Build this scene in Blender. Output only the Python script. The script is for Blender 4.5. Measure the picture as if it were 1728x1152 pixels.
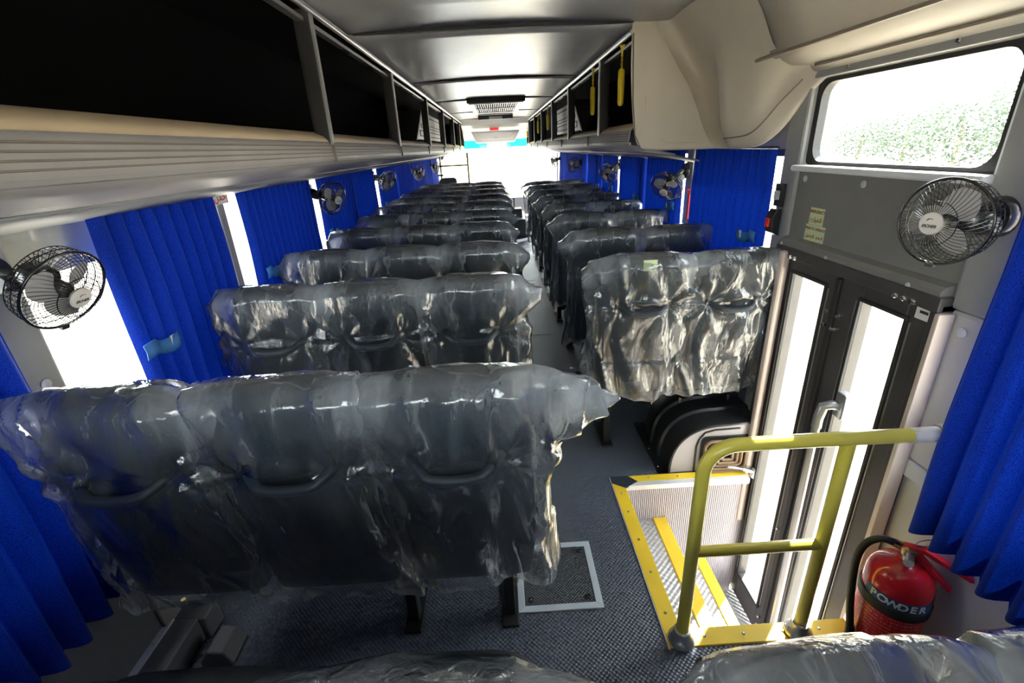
import bpy, math, random
from mathutils import Vector, Matrix, noise
random.seed(7)
PI = math.pi
for o in list(bpy.data.objects): bpy.data.objects.remove(o)
SC = bpy.context.scene
COL = SC.collection

# ------------------------------------------------------------------ camera, sky, sun, exposure
YAW, PIT, ROL, FPX = 0.01533, 0.39137, -0.05014, 793.1
CAMP = Vector((0, 0, 1.52))
fw = Vector((math.sin(YAW)*math.cos(PIT), math.cos(YAW)*math.cos(PIT), -math.sin(PIT)))
rt = Vector((math.cos(YAW), -math.sin(YAW), 0)); up = rt.cross(fw)
cr, sr = math.cos(ROL), math.sin(ROL)
CR = cr*rt + sr*up; CU = cr*up - sr*rt; CF = fw
cam = bpy.data.cameras.new('camera'); co = bpy.data.objects.new('camera', cam); COL.objects.link(co)
m = Matrix((CR, CU, -CF)).transposed().to_4x4(); m.translation = CAMP
co.matrix_world = m
cam.sensor_fit = 'HORIZONTAL'; cam.sensor_width = 36; cam.lens = 36*FPX/1728
cam.clip_start = 0.02; cam.clip_end = 500
SC.camera = co
SC.view_settings.view_transform = 'Standard'; SC.view_settings.look = 'None'
SC.view_settings.gamma = 1; SC.view_settings.use_curve_mapping = False
SC.view_settings.exposure = 0.0
w = bpy.data.worlds.new('World'); SC.world = w; w.use_nodes = True
bg = w.node_tree.nodes['Background']; bg.inputs[0].default_value = (0.93, 0.97, 1.0, 1); bg.inputs[1].default_value = 13.0
sl = bpy.data.lights.new('sun', 'SUN'); sl.energy = 26; sl.angle = 0.009; sl.color = (1, 0.94, 0.84)
so = bpy.data.objects.new('sun', sl); COL.objects.link(so)
so.rotation_euler = Vector((-1.0, -1.0, -1.5)).to_track_quat('-Z', 'Y').to_euler()

# ------------------------------------------------------------------ materials
MATS = {}
def mat(name, col=(0.5,0.5,0.5), rough=0.5, metal=0.0, bump=0.0, bscale=60, var=0.0, vscale=8, spec=0.5, coat=0.0, emit=None):
    if name in MATS: return MATS[name]
    M = bpy.data.materials.new(name); M.use_nodes = True; nt = M.node_tree
    p = nt.nodes['Principled BSDF']
    p.inputs['Base Color'].default_value = (*col, 1); p.inputs['Roughness'].default_value = rough
    p.inputs['Metallic'].default_value = metal; p.inputs['Specular IOR Level'].default_value = spec
    p.inputs['Coat Weight'].default_value = coat
    if emit: p.inputs['Emission Color'].default_value = (*col,1); p.inputs['Emission Strength'].default_value = emit
    tc = nt.nodes.new('ShaderNodeTexCoord')
    if var > 0:
        n = nt.nodes.new('ShaderNodeTexNoise'); n.inputs['Scale'].default_value = vscale; n.inputs['Detail'].default_value = 5
        nt.links.new(tc.outputs['Object'], n.inputs['Vector'])
        r = nt.nodes.new('ShaderNodeValToRGB')
        r.color_ramp.elements[0].position = 0.3; r.color_ramp.elements[1].position = 0.7
        r.color_ramp.elements[0].color = (*[max(0,c*(1-var)) for c in col], 1)
        r.color_ramp.elements[1].color = (*[min(1,c*(1+var)) for c in col], 1)
        nt.links.new(n.outputs['Fac'], r.inputs['Fac']); nt.links.new(r.outputs['Color'], p.inputs['Base Color'])
    if bump > 0:
        n = nt.nodes.new('ShaderNodeTexNoise'); n.inputs['Scale'].default_value = bscale; n.inputs['Detail'].default_value = 4
        nt.links.new(tc.outputs['Object'], n.inputs['Vector'])
        b = nt.nodes.new('ShaderNodeBump'); b.inputs['Strength'].default_value = bump; b.inputs['Distance'].default_value = 0.004
        nt.links.new(n.outputs['Fac'], b.inputs['Height']); nt.links.new(b.outputs['Normal'], p.inputs['Normal'])
    MATS[name] = M
    return M
mat('wall_grey', (0.31,0.31,0.295), 0.5, var=0.06)
mat('panel_grey', (0.21,0.205,0.19), 0.55, bump=0.1, bscale=200, var=0.05)
mat('lower_wall', (0.11,0.12,0.13), 0.5, var=0.08)
mat('wall_light', (0.50,0.49,0.47), 0.4, var=0.04)
mat('trim_light', (0.52,0.54,0.55), 0.4, var=0.05)
mat('ceiling', (0.55,0.55,0.545), 0.30, bump=0.05, bscale=14, var=0.10, vscale=3)
mat('seam', (0.03,0.03,0.03), 0.6)
mat('fascia', (0.37,0.345,0.32), 0.52, var=0.06)
mat('lip', (0.56,0.43,0.27), 0.45, var=0.05)
mat('alum', (0.55,0.54,0.53), 0.32, 0.85)
mat('alum_dark', (0.07,0.068,0.066), 0.4, 0.2)
mat('rack_shade_black', (0.004,0.004,0.004), 0.95, spec=0.08)  # black rack lining; shade of the unlit compartments is put into this colour
mat('cream', (0.66,0.59,0.47), 0.42, bump=0.05, bscale=120, var=0.03)
mat('cream_dark', (0.24,0.20,0.15), 0.5)
mat('door_black', (0.055,0.05,0.048), 0.35, var=0.15)
mat('rubber', (0.02,0.02,0.02), 0.55)
mat('jamb', (0.62,0.52,0.46), 0.35, 0.2, var=0.05)
mat('chrome', (0.8,0.8,0.8), 0.15, 1.0)
mat('brass', (0.55,0.42,0.22), 0.3, 1.0)
mat('yellow_paint', (0.66,0.58,0.09), 0.30, var=0.05, coat=0.3)
mat('yellow_strip', (0.88,0.60,0.03), 0.5, bump=0.1, bscale=300, var=0.06)
mat('yellow_handle', (0.92,0.68,0.02), 0.4)
mat('white_alu', (0.80,0.80,0.82), 0.35, 0.3)
mat('hatch_grey', (0.55,0.63,0.70), 0.45, var=0.05)
mat('vinyl', (0.012,0.014,0.018), 0.42, bump=0.15, bscale=300)
mat('shell', (0.016,0.030,0.047), 0.45, bump=0.1, bscale=250)
mat('handle_grey', (0.020,0.030,0.042), 0.55)
mat('frame_black', (0.012,0.012,0.013), 0.5)
mat('black_gloss', (0.012,0.012,0.013), 0.25, coat=0.4)
mat('black_plastic', (0.018,0.018,0.020), 0.38)
mat('arch_black', (0.022,0.023,0.025), 0.33, bump=0.2, bscale=90)
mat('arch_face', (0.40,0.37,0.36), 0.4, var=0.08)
mat('coil_brown', (0.24,0.15,0.08), 0.6)
mat('blade_grey', (0.42,0.40,0.39), 0.5)
mat('hub_cream', (0.72,0.67,0.60), 0.4)
mat('ink', (0.015,0.015,0.015), 0.6)
mat('red_paint', (0.62,0.012,0.025), 0.22, coat=0.6)
mat('red_handle', (0.66,0.02,0.04), 0.35)
mat('blue_band', (0.02,0.10,0.30), 0.4)
mat('white_print', (0.85,0.85,0.85), 0.5)
mat('red_print', (0.75,0.03,0.02), 0.5)
mat('sticker_green', (0.62,0.72,0.42), 0.45)
mat('sticker_ink', (0.30,0.06,0.02), 0.6)
mat('white_plastic', (0.75,0.75,0.74), 0.4)
mat('beige_box', (0.78,0.77,0.74), 0.45)
mat('grey_box', (0.10,0.10,0.105), 0.5)
mat('tie_blue', (0.03,0.15,0.42), 0.7)
mat('steel', (0.45,0.46,0.48), 0.35, 0.8)
mat('red_sign', (0.8,0.03,0.03), 0.4, emit=0.6)
mat('sand', (0.62,0.55,0.45), 0.9, var=0.25, vscale=0.4)
mat('leaf', (0.055,0.08,0.045), 0.8, var=0.2, vscale=3)
mat('bark', (0.30,0.26,0.21), 0.9)
mat('dash', (0.10,0.10,0.11), 0.5)
mat('light_sill', (0.68,0.70,0.72), 0.35, var=0.03)

def custom(name):
    M = bpy.data.materials.new(name); M.use_nodes = True; nt = M.node_tree
    for n in list(nt.nodes): nt.nodes.remove(n)
    out = nt.nodes.new('ShaderNodeOutputMaterial'); MATS[name] = M
    return M, nt, out
# glass: clear pane with a weak reflection
def glass(name, tint, refl):
    M, nt, out = custom(name)
    t = nt.nodes.new('ShaderNodeBsdfTransparent'); t.inputs[0].default_value = (*tint, 1)
    g = nt.nodes.new('ShaderNodeBsdfGlossy'); g.inputs['Roughness'].default_value = 0.03
    x = nt.nodes.new('ShaderNodeMixShader'); x.inputs[0].default_value = refl
    nt.links.new(t.outputs[0], x.inputs[1]); nt.links.new(g.outputs[0], x.inputs[2]); nt.links.new(x.outputs[0], out.inputs[0])
glass('glass', (0.97,0.99,0.98), 0.05)
glass('visor_tint', (0.10,0.62,0.52), 0.04)
# clear polythene film: mostly see-through, glossy, whitened along its creases
def film(name, haze):
    M, nt, out = custom(name); N = nt.nodes.new; L = nt.links.new
    tc = N('ShaderNodeTexCoord'); mp = N('ShaderNodeMapping'); mp.inputs['Scale'].default_value = (1,1,0.30); mp.inputs['Rotation'].default_value = (0,0.35,0)
    L(tc.outputs['Object'], mp.inputs[0])
    def nz(sc, det, dist):
        n = N('ShaderNodeTexNoise'); n.inputs['Scale'].default_value = sc; n.inputs['Detail'].default_value = det; n.inputs['Distortion'].default_value = dist
        L(mp.outputs[0], n.inputs['Vector']); return n.outputs['Fac']
    def math_(op, a, b, clamp=False):
        m_ = N('ShaderNodeMath'); m_.operation = op; m_.use_clamp = clamp
        for i_,v_ in enumerate((a,b)):
            if isinstance(v_,(int,float)): m_.inputs[i_].default_value = v_
            else: L(v_, m_.inputs[i_])
        return m_.outputs[0]
    def mr(v, a0, a1, b0, b1):
        m_ = N('ShaderNodeMapRange'); L(v, m_.inputs[0])
        for i_,q in zip((1,2,3,4),(a0,a1,b0,b1)): m_.inputs[i_].default_value = q
        return m_.outputs[0]
    fold = nz(9, 2, 0.8); fine = nz(34, 3, 1.5)
    rf = math_('ABSOLUTE', math_('SUBTRACT', fold, 0.5), 0); rg = math_('ABSOLUTE', math_('SUBTRACT', fine, 0.5), 0)
    hgt = math_('ADD', math_('MULTIPLY', rf, -1.0), math_('MULTIPLY', rg, -0.16))
    b = N('ShaderNodeBump'); b.inputs['Strength'].default_value = 0.6; b.inputs['Distance'].default_value = 0.03; L(hgt, b.inputs['Height'])
    crease = math_('ADD', mr(rf, 0.0, 0.035, 0.22, 0.0), mr(rg, 0.0, 0.03, 0.10, 0.0))
    cloud = mr(nz(6, 5, 2.0), 0.42, 0.72, haze, haze+0.24)
    at = N('ShaderNodeAttribute'); at.attribute_name = 'crumple'
    tot = math_('ADD', math_('MULTIPLY', crease, mr(nz(4,2,0.5),0.4,0.65,0.25,1.3)), cloud)
    tot = math_('ADD', tot, math_('MULTIPLY', at.outputs['Fac'], mr(nz(8,3,1.0),0.30,0.72,0.34,0.72)), True)
    t = N('ShaderNodeBsdfTransparent'); t.inputs[0].default_value = (0.96,0.97,0.98,1)
    d = N('ShaderNodeBsdfDiffuse'); d.inputs[0].default_value = (0.76,0.85,0.93,1); L(b.outputs[0], d.inputs['Normal'])
    tr = N('ShaderNodeBsdfTranslucent'); tr.inputs[0].default_value = (0.85,0.88,0.9,1)
    hz = N('ShaderNodeMixShader'); hz.inputs[0].default_value = 0.65; L(d.outputs[0], hz.inputs[1]); L(tr.outputs[0], hz.inputs[2])
    x1 = N('ShaderNodeMixShader'); L(tot, x1.inputs[0]); L(t.outputs[0], x1.inputs[1]); L(hz.outputs[0], x1.inputs[2])
    g = N('ShaderNodeBsdfGlossy'); g.inputs['Roughness'].default_value = 0.13; g.inputs['Color'].default_value = (1,1,1,1); L(b.outputs[0], g.inputs['Normal'])
    fr = N('ShaderNodeFresnel'); fr.inputs['IOR'].default_value = 1.5; L(b.outputs[0], fr.inputs['Normal'])
    x2 = N('ShaderNodeMixShader'); L(math_('MULTIPLY', fr.outputs[0], 2.0, True), x2.inputs[0]); L(x1.outputs[0], x2.inputs[1]); L(g.outputs[0], x2.inputs[2])
    L(x2.outputs[0], out.inputs[0])
film('film', 0.05)
# blue curtain cloth, a little light passes through
M, nt, out = custom('curtain')
tc = nt.nodes.new('ShaderNodeTexCoord'); n = nt.nodes.new('ShaderNodeTexNoise'); n.inputs['Scale'].default_value = 420; n.inputs['Detail'].default_value = 2
nt.links.new(tc.outputs['Object'], n.inputs['Vector'])
r = nt.nodes.new('ShaderNodeValToRGB'); r.color_ramp.elements[0].color = (0.0,0.006,0.12,1); r.color_ramp.elements[1].color = (0.003,0.040,0.46,1)
r.color_ramp.elements[0].position = 0.3; r.color_ramp.elements[1].position = 0.72
nt.links.new(n.outputs['Fac'], r.inputs[0])
d = nt.nodes.new('ShaderNodeBsdfPrincipled'); d.inputs['Roughness'].default_value = 0.75; d.inputs['Specular IOR Level'].default_value = 0.15
d.inputs['Sheen Weight'].default_value = 0.15; d.inputs['Sheen Tint'].default_value = (0.2,0.4,1,1)
nt.links.new(r.outputs[0], d.inputs['Base Color'])
t = nt.nodes.new('ShaderNodeBsdfTranslucent'); nt.links.new(r.outputs[0], t.inputs[0])
x = nt.nodes.new('ShaderNodeMixShader'); x.inputs[0].default_value = 0.06
nt.links.new(d.outputs[0], x.inputs[1]); nt.links.new(t.outputs[0], x.inputs[2]); nt.links.new(x.outputs[0], out.inputs[0])
# floor covering: small raised grid
def grid_floor(name, col, scale, strength, rough, axis=(1,1,0)):
    M = mat(name, col, rough, var=0.12, vscale=2.5); nt = M.node_tree; p = nt.nodes['Principled BSDF']
    tc = nt.nodes.new('ShaderNodeTexCoord'); sp = nt.nodes.new('ShaderNodeSeparateXYZ'); nt.links.new(tc.outputs['Object'], sp.inputs[0])
    last = None
    for k, ax in enumerate('XYZ'):
        if not axis[k]: continue
        mm = nt.nodes.new('ShaderNodeMath'); mm.operation = 'MULTIPLY'; mm.inputs[1].default_value = scale*axis[k]
        nt.links.new(sp.outputs[ax], mm.inputs[0]); s = nt.nodes.new('ShaderNodeMath'); s.operation = 'SINE'; nt.links.new(mm.outputs[0], s.inputs[0])
        if last is None: last = s
        else:
            pr = nt.nodes.new('ShaderNodeMath'); pr.operation = 'MULTIPLY'; nt.links.new(last.outputs[0], pr.inputs[0]); nt.links.new(s.outputs[0], pr.inputs[1]); last = pr
    b = nt.nodes.new('ShaderNodeBump'); b.inputs['Strength'].default_value = strength; b.inputs['Distance'].default_value = 0.002
    nt.links.new(last.outputs[0], b.inputs['Height']); nt.links.new(b.outputs['Normal'], p.inputs['Normal'])
grid_floor('floor_rubber', (0.085,0.10,0.135), 2*PI/0.016, 0.7, 0.34)
grid_floor('hatch_rubber', (0.05,0.06,0.07), 2*PI/0.012, 0.9, 0.45)
grid_floor('ribbed_panel', (0.42,0.38,0.40), 2*PI/0.010, 0.6, 0.5, (1,0,0))
grid_floor('checker', (0.60,0.62,0.64), 2*PI/0.028, 0.9, 0.35, (1,1,0))
MATS['checker'].node_tree.nodes['Principled BSDF'].inputs['Metallic'].default_value = 0.6
# printed text area of the extinguisher: rows of tiny light marks on red
M = mat('red_label', (0.60,0.012,0.02), 0.3); nt = M.node_tree; p = nt.nodes['Principled BSDF']
tc = nt.nodes.new('ShaderNodeTexCoord'); mp = nt.nodes.new('ShaderNodeMapping'); mp.inputs['Scale'].default_value = (420,420,30)
n = nt.nodes.new('ShaderNodeTexNoise'); n.inputs['Scale'].default_value = 1.0; n.inputs['Detail'].default_value = 1
nt.links.new(tc.outputs['Object'], mp.inputs[0]); nt.links.new(mp.outputs[0], n.inputs[0])
sp = nt.nodes.new('ShaderNodeSeparateXYZ'); nt.links.new(tc.outputs['Object'], sp.inputs[0])
mm = nt.nodes.new('ShaderNodeMath'); mm.operation = 'MULTIPLY'; mm.inputs[1].default_value = 2*PI/0.013; nt.links.new(sp.outputs['Z'], mm.inputs[0])
s = nt.nodes.new('ShaderNodeMath'); s.operation = 'SINE'; nt.links.new(mm.outputs[0], s.inputs[0])
g1 = nt.nodes.new('ShaderNodeMath'); g1.operation = 'GREATER_THAN'; g1.inputs[1].default_value = 0.25; nt.links.new(s.outputs[0], g1.inputs[0])
g2 = nt.nodes.new('ShaderNodeMath'); g2.operation = 'GREATER_THAN'; g2.inputs[1].default_value = 0.55; nt.links.new(n.outputs['Fac'], g2.inputs[0])
g3 = nt.nodes.new('ShaderNodeMath'); g3.operation = 'MULTIPLY'; nt.links.new(g1.outputs[0], g3.inputs[0]); nt.links.new(g2.outputs[0], g3.inputs[1])
mx = nt.nodes.new('ShaderNodeMix'); mx.data_type = 'RGBA'; mx.inputs['A'].default_value = (0.60,0.012,0.02,1); mx.inputs['B'].default_value = (0.70,0.30,0.28,1)
nt.links.new(g3.outputs[0], mx.inputs['Factor']); nt.links.new(mx.outputs['Result'], p.inputs['Base Color'])

# ------------------------------------------------------------------ mesh helpers
class MB:
    def __init__(s): s.v = []; s.f = []
    def add(s, vs, fs):
        b = len(s.v); s.v += [tuple(x) for x in vs]; s.f += [tuple(b+i for i in f) for f in fs]; return s
    def box(s, a, b):
        x0,y0,z0 = a; x1,y1,z1 = b
        return s.add([(x0,y0,z0),(x1,y0,z0),(x1,y1,z0),(x0,y1,z0),(x0,y0,z1),(x1,y0,z1),(x1,y1,z1),(x0,y1,z1)],
                     [(0,3,2,1),(4,5,6,7),(0,1,5,4),(1,2,6,5),(2,3,7,6),(3,0,4,7)])
    def prism(s, poly, a, b, plane='xz'):          # polygon in a plane, extruded along the third axis from a to b
        n = len(poly)
        def P(p, t): return {'xz':(p[0],t,p[1]), 'xy':(p[0],p[1],t), 'yz':(t,p[0],p[1])}[plane]
        vs = [P(p,a) for p in poly]+[P(p,b) for p in poly]
        fs = [(i,(i+1)%n,n+(i+1)%n,n+i) for i in range(n)]+[tuple(range(n))[::-1], tuple(range(n,2*n))]
        return s.add(vs, fs)
    def tube(s, pts, r, n=8, closed=False, caps=True):
        pts = [Vector(p) for p in pts]; N = len(pts); rings = []
        rs = r if isinstance(r,(list,tuple)) else [r]*N
        nrm = None; vs = []
        for i,p in enumerate(pts):
            if closed: d = pts[(i+1)%N]-pts[i-1]
            else: d = pts[min(i+1,N-1)]-pts[max(i-1,0)]
            d.normalize()
            if nrm is None:
                nrm = d.orthogonal().normalized()
            else:
                nrm = (nrm - d*nrm.dot(d)); nrm = nrm.normalized() if nrm.length > 1e-6 else d.orthogonal().normalized()
            bn = d.cross(nrm)
            for k in range(n):
                a = 2*PI*k/n; vs.append(p+rs[i]*(math.cos(a)*nrm+math.sin(a)*bn))
        fs = []
        for i in range(N if closed else N-1):
            j = (i+1)%N
            for k in range(n): fs.append((i*n+k, i*n+(k+1)%n, j*n+(k+1)%n, j*n+k))
        if caps and not closed: fs += [tuple(range(n))[::-1], tuple((N-1)*n+k for k in range(n))]
        return s.add(vs, fs)
    def cyl(s, p0, p1, r, n=16, r2=None): return s.tube([p0,p1], [r, r if r2 is None else r2], n)
    def lathe(s, prof, n=32, o=(0,0,0)):            # (radius, z) profile about z
        vs = []; fs = []
        for (r,z) in prof:
            for k in range(n): a = 2*PI*k/n; vs.append((o[0]+r*math.cos(a), o[1]+r*math.sin(a), o[2]+z))
        for i in range(len(prof)-1):
            for k in range(n): fs.append((i*n+k, i*n+(k+1)%n, (i+1)*n+(k+1)%n, (i+1)*n+k))
        if prof[0][0] > 1e-5: fs.append(tuple(range(n))[::-1])
        if prof[-1][0] > 1e-5: fs.append(tuple((len(prof)-1)*n+k for k in range(n)))
        return s.add(vs, fs)
    def grid(s, rows, wrap=False):
        R = len(rows); Cn = len(rows[0]); vs = [p for r in rows for p in r]; fs = []
        for i in range(R-1):
            for j in range(Cn if wrap else Cn-1):
                fs.append((i*Cn+j, i*Cn+(j+1)%Cn, (i+1)*Cn+(j+1)%Cn, (i+1)*Cn+j))
        return s.add(vs, fs)
    def mesh(s, name, m, smooth=40):
        me = bpy.data.meshes.new(name); me.from_pydata(s.v, [], s.f); me.validate(); me.update()
        me.materials.append(MATS[m])
        if smooth:
            me.polygons.foreach_set('use_smooth', [True]*len(me.polygons))
            try: me.set_sharp_from_angle(angle=math.radians(smooth))
            except Exception: pass
        return me
    def build(s, name, m, parent=None, smooth=40, bevel=0, mw=None):
        return obj(name, s.mesh(name, m, smooth), parent, bevel, mw)
def obj(name, me, parent=None, bevel=0, mw=None):
    o = bpy.data.objects.new(name, me); COL.objects.link(o)
    if parent: o.parent = parent
    if mw is not None: o.matrix_local = mw
    if bevel:
        b = o.modifiers.new('bevel','BEVEL'); b.width = bevel; b.segments = 2; b.limit_method = 'ANGLE'; b.angle_limit = math.radians(40)
    return o
def empty(name, loc=(0,0,0)):
    o = bpy.data.objects.new(name, None); o.location = loc; o.empty_display_size = 0.05; COL.objects.link(o); return o
def tag(o, label, cat, group=None):
    o['label'] = label; o['category'] = cat
    if group: o['group'] = group
    return o
def struct(o, label=None, cat=None):
    o['kind'] = 'structure'
    if label: o['label'] = label
    if cat: o['category'] = cat
    return o
def textmesh(name, body, size, m, extrude=0.0004, shear=0.0, bold=0.0):
    c = bpy.data.curves.new(name, 'FONT'); c.body = body; c.size = size; c.align_x = 'CENTER'; c.align_y = 'CENTER'; c.extrude = extrude; c.shear = shear
    c.offset = bold
    o = bpy.data.objects.new(name, c); COL.objects.link(o)
    dg = bpy.context.evaluated_depsgraph_get(); me = bpy.data.meshes.new_from_object(o.evaluated_get(dg))
    bpy.data.objects.remove(o); bpy.data.curves.remove(c)
    me.materials.clear(); me.materials.append(MATS[m]); me.name = name
    return me
def frame_mw(pos, xdir, ydir):                     # local x, y -> world directions, z = x cross y
    x = Vector(xdir).normalized(); y = Vector(ydir).normalized(); z = x.cross(y)
    M = Matrix((x,y,z)).transposed().to_4x4(); M.translation = Vector(pos); return M
def axis_mw(pos, n, upv=(0,0,1)):                  # local z -> n
    z = Vector(n).normalized(); x = Vector(upv).cross(z).normalized(); y = z.cross(x)
    M = Matrix((x,y,z)).transposed().to_4x4(); M.translation = Vector(pos); return M
def screws(pts, r, n, parent, m='steel', name='screw', h=0.004):
    me = MB().lathe([(r,0),(r,h*0.5),(r*0.7,h),(0,h)], 10).mesh(name, m)
    for p in pts: obj(name, me, parent, mw=axis_mw(p, n, (0.3,0.2,0.9)))

def smooth_path(P, k=6):
    P = [Vector(p) for p in P]; out = []
    for i in range(len(P)-1):
        p0, p1, p2, p3 = P[max(0,i-1)], P[i], P[i+1], P[min(len(P)-1,i+2)]
        for q in range(k):
            t = q/k; out.append(0.5*((2*p1)+(-p0+p2)*t+(2*p0-5*p1+4*p2-p3)*t*t+(-p0+3*p1-3*p2+p3)*t**3))
    out.append(P[-1]); return out
XL, XR = -1.19, 1.21           # inner wall planes
YF = 11.8                      # windscreen
YB = -0.6                      # rear end of the modelled length

# ------------------------------------------------------------------ ground outside
g = MB(); N = 24
g.grid([[(-150+300*i/N, -150+300*j/N, -1.0+0.05*noise.noise(Vector((i*1.3,j*1.7,0)))) for i in range(N+1)] for j in range(N+1)])
struct(g.build('ground', 'sand'), 'pale sandy ground outside the bus', 'ground')

# ------------------------------------------------------------------ floor and step well
WX0, WX1, WY0, WY1 = 0.474, 1.15, 1.01, 1.86
f = MB()
f.box((XL-0.02,YB,-0.05),(WX0,YF-0.3,0)).box((WX0,YB,-0.05),(XR+0.02,WY0,0)).box((WX0,WY1,-0.05),(XR+0.02,YF-0.3,0))
floor = struct(f.build('floor', 'floor_rubber', smooth=0), 'slate blue studded rubber floor of the bus', 'floor')
s = MB()
for yy in (2.45, 3.8, 5.6): s.box((0.06,yy,0.0),(0.40,yy+0.006,0.0012))
s.build('floor_joint', 'seam', floor, smooth=0)
wl = empty('step_well', (0.8,1.43,0)); struct(wl, 'stepped entrance well sunk in the floor at the door', 'step well')
def wb(name, m, a, b, bevel=0):
    bm = MB().box((a[0]-0.8,a[1]-1.43,a[2]),(b[0]-0.8,b[1]-1.43,b[2])); return bm.build(name, m, wl, smooth=0, bevel=bevel)
wb('side_panel', 'ribbed_panel', (0.50,1.845,-0.80),(1.16,1.86,-0.02))
wb('side_panel', 'ribbed_panel', (0.50,1.01,-0.80),(1.16,1.025,-0.02))
wb('riser', 'ribbed_panel', (0.488,1.02,-0.27),(0.50,1.85,-0.004))
wb('riser', 'ribbed_panel', (0.748,1.02,-0.53),(0.76,1.85,-0.26))
wb('riser', 'ribbed_panel', (0.968,1.02,-0.80),(0.98,1.85,-0.52))
wb('step_plate', 'checker', (0.49,1.02,-0.275),(0.76,1.85,-0.26))
wb('step_plate', 'checker', (0.75,1.02,-0.535),(0.98,1.85,-0.52))
wb('step_plate', 'checker', (0.97,1.02,-0.81),(1.20,1.85,-0.795))
wb('step_nosing', 'yellow_strip', (0.700,1.025,-0.262),(0.764,1.845,-0.252), 0.002)
wb('step_nosing', 'yellow_strip', (0.93,1.025,-0.522),(0.984,1.845,-0.512), 0.002)
# yellow edge strips round the well
e = empty('edge_strip', (0.8,1.43,0)); e.name = 'trim_1'; struct(e, 'yellow riveted edge strips around the step well', 'edge strip')
def eb(name, m, poly, z0, z1):
    MB().prism([(x-0.8,y-1.43) for x,y in poly], z0, z1, 'xy').build(name, m, e, smooth=0, bevel=0.0015)
eb('strip', 'yellow_strip', [(0.474,1.01),(0.532,1.07),(0.532,1.775),(0.474,1.815)], 0, 0.006)
eb('strip', 'yellow_strip', [(0.474,1.01),(1.085,1.01),(1.085,1.07),(0.532,1.07)], 0, 0.006)
eb('strip', 'yellow_strip', [(0.56,1.86),(0.60,1.815),(1.13,1.815),(1.13,1.86)], 0, 0.006)
eb('corner_piece', 'handle_grey', [(0.474,1.86),(0.474,1.815),(0.532,1.775),(0.60,1.815),(0.56,1.86)], 0, 0.008)
eb('nosing', 'white_alu', [(0.532,1.785),(0.56,1.785),(1.13,1.785),(1.13,1.815),(0.60,1.815)], -0.02, 0.007)
eb('nosing', 'white_alu', [(0.470,1.005),(0.476,1.005),(0.476,1.86),(0.470,1.86)], 0, 0.005)
rv = [(0.503-0.8, y-1.43, 0.006) for y in (1.13,1.30,1.46,1.62,1.74)]+[(x-0.8,1.04-1.43,0.006) for x in (0.60,0.73,0.86,0.98)]+[(x-0.8,1.838-1.43,0.006) for x in (0.66,0.80)]
screws(rv, 0.005, (0,0,1), e, 'steel', 'rivet')

# ------------------------------------------------------------------ walls
PILL = {-1: [0.05, 1.10, 2.10, 3.10, 3.95, 4.76, 5.75, 6.80, 7.80, 8.80, 9.95], 1: [0.05, 1.10, 2.02, 3.04, 3.95, 4.72, 5.75, 6.75, 7.80, 8.90, 10.1]}
ZS, ZT = 0.60, 1.46
def wall(side):
    X = XL if side < 0 else XR
    o = empty('wall_left' if side < 0 else 'wall_right', (X,0,0)); struct(o, 'left side wall of the bus with grey pillars and lower panels' if side < 0 else 'right side wall of the bus with grey pillars around the door', 'wall')
    t = 0.06*side
    def B(name, m, y0,y1,z0,z1, t0=0.0, t1=None, bevel=0):
        t1_ = t if t1 is None else t1
        a = (min(t0,t1_),y0,z0); b = (max(t0,t1_),y1,z1); return MB().box(a,b).build(name, m, o, smooth=0, bevel=bevel)
    segs = [(YB,WY0+0.15),(1.92,YF-0.4)] if side > 0 else [(YB,YF-0.4)]
    for (a,b) in segs:
        B('lower_panel', 'wall_light' if side > 0 and a < 0 else 'lower_wall', a,b,-0.05,ZS-0.06)
        B('window_ledge', 'trim_light', a,b,ZS-0.06,ZS, -0.02*side, None, 0.006)
    B('upper_panel', 'wall_grey', 1.95 if side>0 else YB, YF-0.4, ZT, 2.12)
    B('quarter_panel', 'wall_grey', YB, 0.10, ZS, ZT+0.3)
    if side > 0: B('upper_panel', 'wall_grey', YB, 1.95, 1.72, 2.12)
    for k,y in enumerate(PILL[side]):
        hw = 0.055
        if side > 0 and k == 1:
            B('pillar', 'wall_grey', 1.035,1.155, 1.07, 1.74, -0.025, None, 0.012); B('pillar', 'wall_light', 1.035,1.155, ZS, 1.07, -0.018, None, 0.012); continue
        if side > 0 and k == 2:
            B('pillar', 'wall_grey', 1.93,2.05, 0.0, 1.74, -0.02, None, 0.012); continue
        if side > 0 and k == 0: B('upper_panel','wall_grey', YB, 0.3, ZS, 1.74)
        big = k in (1,3,5,7,9)
        B('pillar', 'wall_grey', y-hw if big else y-0.03, y+hw if big else y+0.03, ZS, ZT, -0.02*side, None, 0.010)
    screws([(-0.022*side, 1.10 if side<0 else 1.10, z) for z in (1.02,)], 0.014, (-side,0,0), o, 'trim_light', 'cap', 0.006)
    return o
wallL = wall(-1); wallR = wall(1)
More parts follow.
